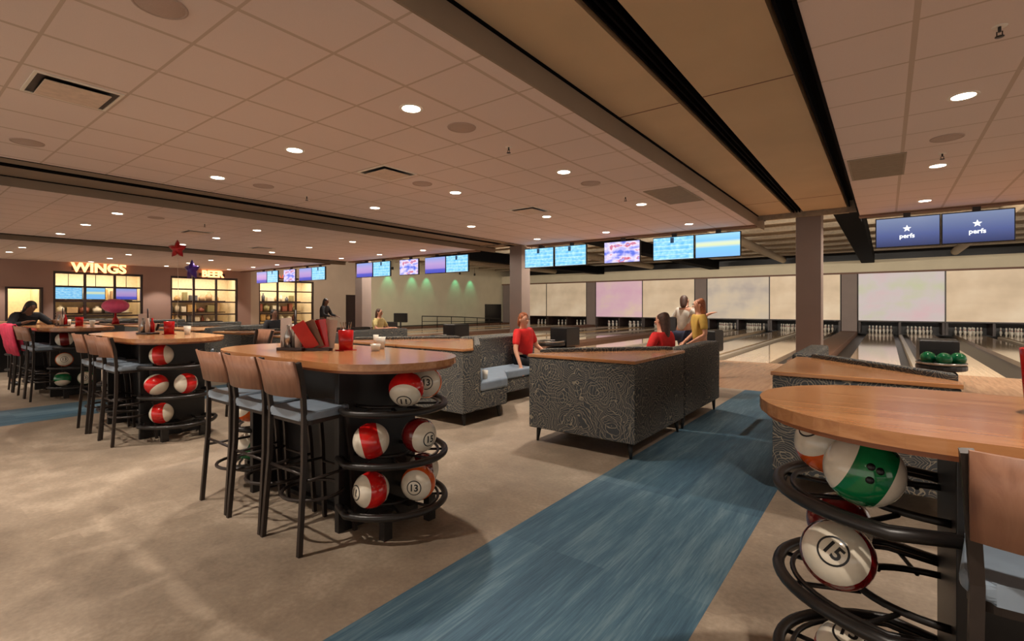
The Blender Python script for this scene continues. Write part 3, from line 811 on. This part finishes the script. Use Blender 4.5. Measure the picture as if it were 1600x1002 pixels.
# ------------------------------------------------------------------ small things on tables
def menu_holder(x, y, z, lb, rz=0, s=1):
    r = empty('condiment_stand', (x, y, z), rz); tag(r, 'dark tabletop stand holding bottles and menus ' + lb, 'condiment stand', 'condiment stands')
    MB().box(-.11, .11, -.07, .07, 0, .022, .004).tube([(0, 0, .02), (0, 0, .3)], .008, 8).build('base', 'dark_frame', r)
    MB().box(-.08, -.074, -.06, .06, .022, .24).build('menu_card', 'speaker', r)
    for (dx, dy, m) in ((-.035, .02, 'white'), (.04, .025, 'tumbler_red'), (.05, -.03, 'speaker'), (-.03, -.035, 'chrome')):
        MB().lathe([(0, .022), (.024, .022), (.026, .12), (.01, .16), (.011, .19), (0, .19)], c=(dx, dy, 0), n=12).build('bottle', m, r)
def red_caddy(x, y, z, lb):
    o = MB().box(-.055, .055, -.055, .055, 0, .006).lathe([(0, 0), (.05, 0), (.056, .15), (.05, .15), (.046, .008), (0, .008)], n=20).build('red_tumbler', 'tumbler_red', loc=(x, y, z)); tag(o, 'red plastic tumbler ' + lb, 'tumbler', 'red tumblers')
def paper_cup(x, y, z, lb, h=.1):
    o = MB().lathe([(0, 0), (.028, 0), (.038, h), (.035, h), (.026, .006), (0, .006)], n=18).build('paper_cup', 'white', loc=(x, y, z)); tag(o, 'small white cup ' + lb, 'cup', 'white cups')
menu_holder(-3.54, 1.98, 1.07, 'on the centre foreground table', .4)
red_caddy(-3.22, 2.2, 1.07, 'holding straws on the centre foreground table')
o = MB()
for k in range(5):
    a = k * 1.3; o.tube([(.02 * math.cos(a), .02 * math.sin(a), .01), (.04 * math.cos(a), .04 * math.sin(a), .2)], .004, 6)
tag(o.build('drinking_straws', 'glass', loc=(-3.22, 2.2, 1.08)), 'clear straws standing in the red tumbler on the centre table', 'straws')
mc = empty('menu_cards', (-3.36, 2.06, 1.07), .5); tag(mc, 'fan of red and brown menu cards leaning beside the red tumbler', 'menus')
MB().box(-.1, .1, -.03, .03, 0, .02).build('holder', 'dark_frame', mc)
for k, (c_, a) in enumerate((('pin_red', -.5), ('brown_trim', -.35), ('tumbler_red', -.15), ('speaker', .1))):
    b = MB().box(-.055, .055, -.002, .002, 0, .21); o = b.build('card', c_, mc, loc=(-.03 + .03 * k, -.02 + .012 * k, .021)); o.rotation_euler = (R(12 - 6 * k), a, 0)
paper_cup(-3.12, 2.44, 1.07, 'beside the ketchup on the centre foreground table', .09)
paper_cup(-3.0, 2.3, 1.07, 'nearest the rack end of the centre foreground table', .05)
menu_holder(-6.9, 2.05, 1.07, 'on the second high table', .2); red_caddy(-6.7, 2.2, 1.07, 'on the second high table'); paper_cup(-6.45, 2.3, 1.07, 'on the second high table')
menu_holder(-10.9, 2.05, 1.07, 'on the far left high table', .1); red_caddy(-10.6, 2.2, 1.07, 'on the far left high table'); paper_cup(-10.3, 2.3, 1.07, 'on the far left high table')
paper_cup(-11.3, 2.2, 1.07, 'at the left end of the far left high table')
menu_holder(-14.3, 2.1, 1.07, 'on the hidden table behind the far left one')
# big red tumbler on the right table
r = empty('red_drink_tumbler', (.392, 2.235, 1.07)); tag(r, 'large dark red tumbler standing on the right foreground table', 'tumbler')
MB().lathe([(0, .006), (.036, .006), (.042, .02), (.052, .17), (.054, .195), (.050, .198), (.046, .19), (.038, .03), (0, .03)], n=32).build('cup_body', 'tumbler_red', r)
MB().lathe([(0, 0), (.032, 0), (.034, .007), (0, .007)], n=24).build('foot_ring', 'speaker', r)
paper_cup(-3.99, 4.72, .49, 'on the blue-grey seat left of the booth gap', .11)
paper_cup(-5.6, 4.3, .905, 'on the wood ledge behind the centre table')
red_caddy(-4.95, 6.0, 1.07 - .0, 'x') if False else None

# ------------------------------------------------------------------ balloons
def star_balloon(x, y, z, m, lb, zt_, rz=0, s=.22):
    r = empty('foil_balloon', (x, y, z), rz); tag(r, lb, 'balloon', 'foil balloons')
    b = MB(); ring = []
    for k in range(20):
        a = PI / 2 + 2 * PI * k / 20; q = k % 4
        rad = s * (1 if q == 0 else .52 if q == 2 else .72)
        ring.append(b.bm.verts.new((rad * math.cos(a), 0, rad * math.sin(a))))
    for sy in (-1, 1):
        mid = [b.bm.verts.new((v.co.x * .5, sy * s * .26, v.co.z * .5)) for v in ring]
        c = b.bm.verts.new((0, sy * s * .36, 0))
        for k in range(20):
            b._f([ring[k], ring[(k + 1) % 20], mid[(k + 1) % 20], mid[k]], True); b._f([mid[k], mid[(k + 1) % 20], c], True)
    b.build('balloon_body', m, r)
    MB().tube([(0, 0, -s * .5), (.02, 0, (zt_ - z) * .5), (0, 0, zt_ - z)], .003, 5).build('string', 'white', r)
M['foil_red'] = plain('red_foil', srgb(170, 20, 26), .3, .3); M['foil_purple'] = plain('purple_foil', srgb(70, 36, 130), .3, .3); M['foil_pink'] = plain('pink_foil', srgb(250, 96, 140), .35, 0)
star_balloon(-13.2, 4.5, 2.73, 'foil_red', 'red star foil balloon, higher of the two floating stars', .905, R(40))
star_balloon(-13.05, 4.75, 2.25, 'foil_purple', 'purple star foil balloon floating below the red one', .905, R(20), .25)
r = empty('pink_balloon', (-17.0, 4.3, .905)); tag(r, 'round pink balloon on a red stem above the far booth ledge', 'balloon')
MB().sphere((0, 0, .5), .28, 20, (1.1, 1.1, .7)).build('balloon_body', 'foil_pink', r)
MB().lathe([(0, 0), (.09, 0), (.07, .12), (.03, .2), (.02, .34), (0, .34)], n=16).build('stem', 'tumbler_red', r)

# ------------------------------------------------------------------ garage-door windows, signs, service rooms
def glazed(n, y0, y1, z0, z1, cols, rows, lb):
    r = empty('window_%d' % n, (XL - .1, y0, z0)); r['kind'] = 'structure'
    W, H = y1 - y0, z1 - z0; m = MB()
    m.box(-.05, .06, 0, .07, 0, H).box(-.05, .06, W - .07, W, 0, H).box(-.05, .06, .07, W - .07, 0, .07).box(-.05, .06, .07, W - .07, H - .09, H)
    for k in range(1, cols): m.box(-.04, .04, W * k / cols - .04, W * k / cols + .04, .07, H - .09)
    for k in range(1, rows):
        z = H * k / rows
        for c_ in range(cols):
            a = .07 if c_ == 0 else W * c_ / cols + .04; b_ = W - .07 if c_ == cols - 1 else W * (c_ + 1) / cols - .04
            m.box(-.03, .03, a, b_, z - .03, z + .03)
    m.build('window_frame', 'dark_frame', r)
    MB().box(-.006, .0, .07, W - .07, .07, H - .09).build('glass_panes', 'glass', r)
for n, (a, b, z0, z1) in enumerate(OPEN[1:4]): glazed(n + 1, a, b, z0, z1, 3, 4, '')
dr = MB()
a, b, z0, z1 = OPEN[0]
dr.box(XL - .2, XL + .03, a - .07, a, 0, z1 + .07).box(XL - .2, XL + .03, b, b + .07, 0, z1 + .07).box(XL - .2, XL + .03, a, b, z1, z1 + .07)
struct('door_1', dr, 'dark_frame')
a, b, z0, z1 = OPEN[4]
struct('door_2', MB().box(XL - .12, XL - .08, a, b, 0, z1).box(XL - .1, XL + .02, a - .06, a, 0, z1 + .05).box(XL - .1, XL + .02, b, b + .06, 0, z1 + .05).box(XL - .1, XL + .02, a, b, z1, z1 + .05), 'dark_frame')
struct('door_3', MB().box(XL, XL + .05, 29.3, 31.3, 0, 1.55), 'black_lam')
def area(x, y, z, sx_, sy_, e, col, rot=(0, 0, 0)):
    l = bpy.data.lights.new('room_light', 'AREA'); l.shape = 'RECTANGLE'; l.size = sx_; l.size_y = sy_; l.energy = e; l.color = col
    o = bpy.data.objects.new('room_light', l); C.objects.link(o); o.location = (x, y, z); o.rotation_euler = rot; return o
IT = [('amber', srgb(206, 164, 104)), ('brick', srgb(150, 84, 66)), ('olive', srgb(150, 140, 96)), ('ivory', srgb(236, 224, 200)), ('slate', srgb(92, 92, 96)), ('ivory', srgb(236, 224, 200)), ('tan', srgb(196, 160, 120)), ('ivory', srgb(236, 224, 200))]
for n, c_ in IT: M['it_' + n] = plain(n + '_goods', c_, .5)
for w_i, (a, b, z0, z1) in enumerate(OPEN[:4]):
    area(XL - .8, (a + b) / 2, 2.9, .8, b - a, 15 * (b - a) if w_i else 18, (1, .87, .68))
    wn = ['behind the open doorway', 'inside the nearest glazed door', 'inside the middle glazed door', 'inside the farthest glazed door'][w_i]
    if w_i == 0: continue
    for lv, z in enumerate((.62, 1.12, 1.66)):
        o = MB().box(XL - 1.75, XL - 1.35, a, b, z - .04, z).build('kitchen_shelf', 'dark_frame')
        tag(o, '%s dark shelf of goods %s' % (('lowest', 'middle', 'highest')[lv], wn), 'shelf', 'shelves in the service rooms')
        y = a + .1; k = 0
        while y < b - .3:
            wd = random.uniform(.14, .34); hh = random.uniform(.2, .46); it = random.choice(IT)[0]
            q = MB()
            if random.random() < .5: q.box(-.12, .12, 0, wd, 0, hh, .01)
            else: q.lathe([(0, 0), (wd * .45, 0), (wd * .5, hh * .6), (wd * .2, hh * .8), (wd * .2, hh), (0, hh)], c=(0, wd / 2, 0), n=14)
            o = q.build('shelf_goods', 'it_' + it, loc=(XL - 1.55, y, z))
            tag(o, '%s container, %s along the %s shelf %s' % (it, ORD[min(k, 15)], ('lowest', 'middle', 'highest')[lv], wn), 'container', 'containers in the service rooms'); k += 1
            y += wd + random.uniform(.02, .14)
# screens seen through the nearest glazed door
for y_, z_, w_, k_, lb in ((4.92, 1.9, .85, 'score', 'left'), (5.75, 1.9, .62, 'stripe', 'middle'), (6.75, 1.9, .75, 'mauve', 'right')):
    r = empty('menu_screen', (XL - .45, y_, z_)); tag(r, '%s bright menu screen inside the nearest glazed door' % lb, 'screen', 'menu screens')
    MB().box(-.06, 0, -w_ / 2, w_ / 2, -.24, .24, .01).build('housing', 'black_plastic', r)
    MB().box(0, .004, -w_ / 2 + .02, w_ / 2 - .02, -.22, .22).build('screen', SCR[k_], r)
    MB().tube([(-.03, 0, .24), (-.03, 0, 1.0)], .012, 6).build('mount', 'black_metal', r)
neon = emis('neon_warm', (1, .36, .12, 1), 2.2)
def sign(text, y, z, size, lb, m=neon):
    tb = text_bm(text, size, .03, .03)
    for v in tb.verts: v.co = V((v.co.z, v.co.x, v.co.y))
    bb = MB(); bb.bm.free(); bb.bm = tb
    r = empty('lit_sign', (XL + .09, y, z)); tag(r, lb, 'lit sign', 'lit signs over the glazed doors')
    bb.build('letters', m, r)
    n = len(text)
    MB().box(-.085, -.04, -size * .32 * n, size * .32 * n, -size * .2, size * .1).build('raceway', 'dark_frame', r)
sign('WINGS', 5.75, 2.88, .52, 'glowing orange WINGS letters above the nearest glazed door')
sign('BEER', 9.85, 2.86, .42, 'glowing orange BEER letters above the middle glazed door')
nr = emis('neon_red', (1, .12, .06, 1), .7)
r = empty('lit_sign', (XL + .05, 13.3, 2.9)); tag(r, 'dim red lit sign mostly hidden behind the far left screens', 'lit sign', 'lit signs over the glazed doors')
b = MB()
for k in range(7): b.tube([(0, -.75 + .2 * k, -.08), (.0, -.70 + .2 * k, .1), (0, -.62 + .2 * k, -.06)], .018, 6)
b.build('letters', nr, r); MB().box(-.045, -.02, -.85, .75, -.12, -.04).build('raceway', 'dark_frame', r)
# ramp railing along the left wall
r = empty('ramp_railing', (XL + 1.2, 21.7, 0)); tag(r, 'dark metal ramp railing along the cream left wall', 'railing')
b = MB().tube([(0, 0, .76), (0, 3.2, .66), (0, 8, .42)], .03, 8).tube([(0, 0, .42), (0, 3.2, .34), (0, 8, .2)], .018, 8); b.build('handrail', 'black_metal', r)
for k in range(7):
    y = k * 8 / 6; zt2 = .76 - .1 * y / 3.2 if y < 3.2 else .66 - .05 * (y - 3.2)
    MB().tube([(0, y, 0), (0, y, zt2)], .025, 8).build('post', 'black_metal', r)
# green wall washers
for i, y in enumerate((19.95, 21.9, 23.2, 26.0, 27.6)):
    r = empty('green_washer', (XL + .45, y, 3.72)); tag(r, 'green wall-washing lamp on the left wall, %s from the doors' % ORD[i], 'wall lamp', 'green wall washers')
    MB().lathe([(0, .1), (.06, .1), (.07, -.06), (.055, -.06), (.05, -.02), (0, -.02)], n=14).build('lamp_head', 'black_metal', r)
    MB().tube([(0, 0, .1), (0, 0, ROOF - 3.72)], .01, 6).build('stem', 'black_metal', r)
    spot(XL + .45, y, 3.64, 14, 70, (.12, 1, .55), .8, .03, aim=(XL, y, 2.5), nm='green_beam')

# unseen fill lamps added behind the ceiling edge to brighten roof and lanes
for i, x in enumerate((-19.5, -13, -6.3, 1.5, 9)):
    r = empty('added_fill_strip', (x, YE + .3, 3.45)); tag(r, 'long added fill lamp hidden behind the ceiling edge, %s from left' % ORD[i], 'added fill light', 'added fill lamps')
    MB().box(-2.6, 2.6, -.06, -.0, -.05, .05).build('housing', 'white_trim', r)
    l = bpy.data.lights.new('added_lane_fill', 'AREA'); l.shape = 'RECTANGLE'; l.size = 5.2; l.size_y = .08; l.energy = 300 if i else 150; l.color = (1, .88, .74)
    o = bpy.data.objects.new('added_lane_fill', l); C.objects.link(o); o.location = (x, YE + .32, 3.45); o.rotation_euler = (R(80), 0, 0)
# ------------------------------------------------------------------ people
def skin_mesh(name, chains, mat, parent, sub=2):
    """chains: list of lists of (Vector, radius); a chain starting at an existing point joins it"""
    pts = []; rad = []; edges = []
    def idx(p, r_):
        for i, q in enumerate(pts):
            if (q - p).length < 1e-4: return i
        pts.append(p.copy()); rad.append(r_); return len(pts) - 1
    for ch in chains:
        prev = None
        for p, r_ in ch:
            i = idx(V(p), r_)
            if prev is not None and prev != i: edges.append((prev, i))
            prev = i
    me = bpy.data.meshes.new(name); me.from_pydata([tuple(p) for p in pts], edges, [])
    o = bpy.data.objects.new(name, me); C.objects.link(o)
    o.modifiers.new('s', 'SKIN'); md = o.modifiers.new('u', 'SUBSURF'); md.levels = sub; md.render_levels = sub
    sk = me.skin_vertices[0].data if me.skin_vertices else None
    for i, r_ in enumerate(rad):
        rr = r_ if isinstance(r_, tuple) else (r_, r_)
        sk[i].radius = rr; sk[i].use_root = (i == 0)
    dg = bpy.context.evaluated_depsgraph_get(); dg.update()
    m2 = bpy.data.meshes.new_from_object(o.evaluated_get(dg)); bpy.data.objects.remove(o)
    for p in m2.polygons: p.use_smooth = True
    m2.materials.clear(); m2.materials.append(M[mat] if isinstance(mat, str) else mat)
    q = bpy.data.objects.new(name, m2); C.objects.link(q); q.parent = parent
    return q
def ik(S, T, l1, l2, pole):
    S, T, pole = V(S), V(T), V(pole); d = T - S; L = min(d.length, (l1 + l2) * .999); dn = d.normalized()
    a = (l1 * l1 - l2 * l2 + L * L) / (2 * L); h = math.sqrt(max(0, l1 * l1 - a * a))
    pp = (pole - dn * pole.dot(dn)).normalized()
    return S + dn * a + pp * h, S + dn * L
def person(loc, rz, lb, hip, chest, headtop, handL, handR, footL, footR, shirt, trous, hair, skin='skin', hairlen=.12, look=0, scale=1, sleeves=True):
    """local frame: faces +Y, +X is the figure's right... all points in metres"""
    r = empty('person', loc, rz); r.scale = (scale,) * 3; tag(r, lb, 'person')
    hip, chest = V(hip), V(chest); ax = (chest - hip).normalized()
    neck = chest + ax * .13; side = V((1, 0, 0))
    head = V(headtop)
    hd = (head - neck).normalized()
    jaw = neck + hd * .07; mid = neck + hd * .15; top = neck + hd * .225
    sh = {s: chest + side * s * .17 + ax * .06 for s in (-1, 1)}
    el = {}; wr = {}
    for s, hnd in ((-1, handL), (1, handR)): el[s], wr[s] = ik(sh[s], V(hnd), .29, .26, V((s * .6, -.6, -.5)))
    kn = {}; an = {}
    for s, ft in ((-1, footL), (1, footR)): kn[s], an[s] = ik(hip + side * s * .09, V(ft) + V((0, 0, .08)), .43, .42, V((s * .1, 1, .3)))
    waist = hip.lerp(chest, .45)
    fwd = ax.cross(side).normalized() * -1
    fwd = V((math.sin(look), math.cos(look), 0))
    ch = [[(hip, (.14, .11)), (waist, (.125, .095)), (chest, (.15, .11)), (chest + ax * .08, (.1, .075)), (neck, .052), (jaw, (.062, .07)), (mid, (.076, .092)), (top, (.05, .06))],
          [(jaw.lerp(mid, .55), .03), (jaw.lerp(mid, .55) + fwd * .115, .012)][1:] and [(mid, (.076, .092))]]
    for s in (-1, 1):
        ch.append([(chest, (.15, .11)), (sh[s], .058), (sh[s].lerp(el[s], .5), .047), (el[s], .038), (wr[s], .026)])
        ch.append([(hip, (.14, .11)), (hip + side * s * .09 + V((0, 0, -.04)), .09), (kn[s], .056), (kn[s].lerp(an[s], .4), .05), (an[s], .034), (an[s] + V((0, .06, -.045)), .032), (an[s] + V((0, .15, -.055)), .025)])
        d = (wr[s] - el[s]).normalized(); u = d.cross(V((0, 0, 1)))
        u = u.normalized() if u.length > .1 else V((1, 0, 0)); palm = wr[s] + d * .07
        ch.append([(wr[s], .026), (palm, (.03, .018))])
        nrm = u.cross(d).normalized()
        for f_, ln in ((-1.5, .06), (-.5, .075), (.5, .08), (1.5, .07)):
            b0 = palm + u * f_ * .016 + d * .02
            ch.append([(palm, (.03, .018)), (b0, .009), (b0 + d * ln * .5 - nrm * .006, .0085), (b0 + d * ln - nrm * .02, .007)])
        th = wr[s].lerp(palm, .4) + u * .028
        ch.append([(palm, (.03, .018)), (th, .011), (th + d * .035 + u * .02, .0095), (th + d * .06 + u * .026, .008)])
    ch = [c for c in ch if len(c) > 1]
    skin_mesh('body', ch, skin, r)
    # nose, ears and eyes
    f0 = jaw.lerp(mid, .7); b = MB()
    b.sphere(f0 + fwd * .092 - hd * .02, .013, 8, (1, 1, 1.4)); 
    sd = fwd.cross(V((0, 0, 1))).normalized()
    for s in (-1, 1): b.sphere(f0 + sd * s * .078, .02, 8, (.6, .8, 1.3))
    b.build('face_features', skin, r)
    b = MB()
    for s in (-1, 1): b.sphere(f0 + fwd * .084 + sd * s * .03 + hd * .02, .009, 8)
    b.build('eyes', 'black_plastic', r)
    MB().sphere(f0 + fwd * .086 - hd * .05, .016, 8, (1.2, .6, .35)).build('mouth', 'pin_red', r)
    # clothes
    cs = [[(hip, (.155, .125)), (waist, (.142, .112)), (chest, (.166, .126)), (chest + ax * .085, (.11, .085)), (neck - ax * .03, .062)]]
    for s in (-1, 1):
        arm = [(chest, (.166, .126)), (sh[s], .072), (sh[s].lerp(el[s], .5), .062)]
        arm.append((sh[s].lerp(el[s], .8), .058)) if sleeves == 1 else arm.extend([(el[s], .052), (wr[s].lerp(el[s], .1), .036)])
        cs.append(arm)
    skin_mesh('shirt', cs, shirt, r)
    ct = []
    for s in (-1, 1): ct.append([(hip, (.15, .12)), (hip + side * s * .09 + V((0, 0, -.04)), .102), (kn[s], .07), (kn[s].lerp(an[s], .4), .063), (an[s] + V((0, 0, .02)), .052)])
    skin_mesh('trousers', ct, trous, r)
    for s in (-1, 1):
        a = an[s]; MB().sphere(a + V((0, .05, -.045)), .05, 14, (.85, 2.5, .7)).build('shoe', 'black_plastic', r)
    back = -fwd
    hc = [[(top + hd * .012, (.07, .075)), (mid + hd * .02 + back * .03, (.09, .095)), (mid - hd * .05 + back * .055, (.08, .07)), (jaw - hd * hairlen * .5 + back * .07, (.07, .05)), (jaw - hd * hairlen + back * .07, (.045, .03))]]
    skin_mesh('hair', hc, hair, r)
    return r
M['red_shirt'] = plain('red_cotton', srgb(206, 30, 28), .8, noise=.08); M['dark_cloth'] = plain('black_cotton', srgb(26, 26, 30), .85); M['navy'] = plain('navy_cloth', srgb(34, 40, 66), .85)
M['yellow_cloth'] = plain('pale_yellow_cotton', srgb(210, 192, 130), .85); M['grey_cloth'] = plain('light_grey_cotton', srgb(205, 200, 188), .85); M['mustard'] = plain('mustard_cotton', srgb(196, 160, 74), .85)
M['hair_auburn'] = plain('auburn_hair', srgb(150, 84, 48), .6, noise=.2, scale=40); M['hair_brown'] = plain('brown_hair', srgb(70, 44, 32), .6, noise=.2, scale=40); M['hair_black'] = plain('black_hair', srgb(24, 18, 16), .6); M['hair_ginger'] = plain('ginger_hair', srgb(140, 78, 44), .6, noise=.2, scale=40)
# seated man in red, leaning on his right hand on the bench cushion, head towards the camera side
person((-4.62, 6.45, 0), R(-90), 'person in a bright red shirt seated on the booth sofa, leaning on one hand',
       (0, 0, .58), (.10, .05, .94), (.16, .10, 1.17), (-.22, .30, .62), (.42, .22, .50), (-.12, .62, 0), (.14, .60, 0), 'red_shirt', 'dark_cloth', 'hair_auburn', hairlen=.06, look=.3, sleeves=1)
person((-2.3, 6.42, 0), R(80), 'person with long brown hair and red shirt seated inside the central booth',
       (0, 0, .59), (0, .06, .95), (0, .08, 1.2), (-.2, .35, .7), (.2, .35, .7), (-.12, .6, 0), (.14, .6, 0), 'red_shirt', 'dark_cloth', 'hair_brown', hairlen=.22)
person((-2.38, 8.15, 0), R(125), 'person with long ginger hair and mustard top standing behind the central booth',
       (0, 0, .80), (0, .02, 1.2), (0, .03, 1.45), (-.16, .2, .85), (.16, .2, .85), (-.1, 0, 0), (.1, .05, 0), 'mustard', 'dark_cloth', 'hair_ginger', hairlen=.5, scale=.97)
person((-3.3, 10.15, 0), R(-20), 'person in a pale grey shirt standing on the approach with one arm out',
       (0, 0, .86), (0, .06, 1.26), (-.05, .12, 1.52), (-.25, .1, .85), (.45, .25, 1.25), (-.1, 0, 0), (.12, .1, 0), 'grey_cloth', 'navy', 'hair_brown', hairlen=.1)
person((-15.4, 9.6, 0), R(-60), 'person with dark hair in black clothes standing before the glazed doors',
       (0, 0, .90), (0, .08, 1.3), (0, .14, 1.58), (-.2, .42, 1.05), (.2, .42, 1.05), (-.1, 0, 0), (.1, .1, 0), 'dark_cloth', 'dark_cloth', 'hair_black', 'skin_dark', hairlen=.3, sleeves=2)
person((-11.15, 8.6, 0), R(-70), 'person with brown hair in a pale yellow shirt seated at the far approach',
       (0, 0, .58), (0, .05, .96), (0, .08, 1.24), (-.2, .4, .8), (.2, .4, .8), (-.12, .6, 0), (.14, .6, 0), 'yellow_cloth', 'navy', 'hair_brown', hairlen=.12)
person((-12.12, 6.2, 0), R(-90), 'person in dark clothes seated below the farthest glazed door',
       (0, 0, .59), (0, .05, .95), (0, .08, 1.2), (-.2, .35, .7), (.2, .35, .7), (-.12, .6, 0), (.14, .6, 0), 'dark_cloth', 'dark_cloth', 'hair_black', 'skin_dark', hairlen=.12, sleeves=2)
person((-12.45, 1.75, 0), R(-75), 'person in black with dark hair leaning over the far left high table',
       (0, 0, .88), (0, .22, 1.18), (0, .40, 1.40), (-.22, .62, 1.12), (.2, .66, 1.12), (-.1, -.05, 0), (.1, .05, 0), 'dark_cloth', 'dark_cloth', 'hair_black', 'skin_dark', hairlen=.15, sleeves=2)
stool8 = MB().prism([(.2 * math.cos(2 * PI * k / 20), .2 * math.sin(2 * PI * k / 20)) for k in range(20)], .38, .46, .02).lathe([(0, 0), (.18, 0), (.18, .02), (.03, .03), (.03, .4)], n=16).build('round_stool', 'seat', loc=(-11.15, 8.6, 0)); tag(stool8, 'round upholstered stool under the person in the pale yellow shirt', 'stool')
# jackets on the far left stools
def jacket(x, y, m, lb):
    b = MB(); n = 10; rows = []
    prof = [(.16, .62), (.2, .75), (.235, .95), (.245, 1.1), (.2, 1.12), (.16, 1.05), (.13, .85), (.1, .7)]
    for (yy, z) in prof:
        rows.append([b.bm.verts.new((-.22 + .44 * k / n, -yy - .06 + .012 * math.sin(k * 2.1 + z * 7) - .03 * (1 - ((k - 5) / 5) ** 2), z)) for k in range(n + 1)])
    for A, B in zip(rows, rows[1:]):
        for k in range(n): b._f([A[k], A[k + 1], B[k + 1], B[k]], True)
    o = b.build('jacket', m, loc=(x, y, 0)); o.modifiers.new('t', 'SOLIDIFY').thickness = .012
    tag(o, lb, 'jacket', 'jackets on stools')
M['pink_cloth'] = plain('pink_cloth', srgb(206, 52, 84), .8, noise=.12)
jacket(-10.98, 1.74, 'pink_cloth', 'pink and red jacket hung over a stool back at the far left table')
jacket(-11.5, 1.74, 'pink_cloth', 'pink jacket hung over the leftmost stool back')
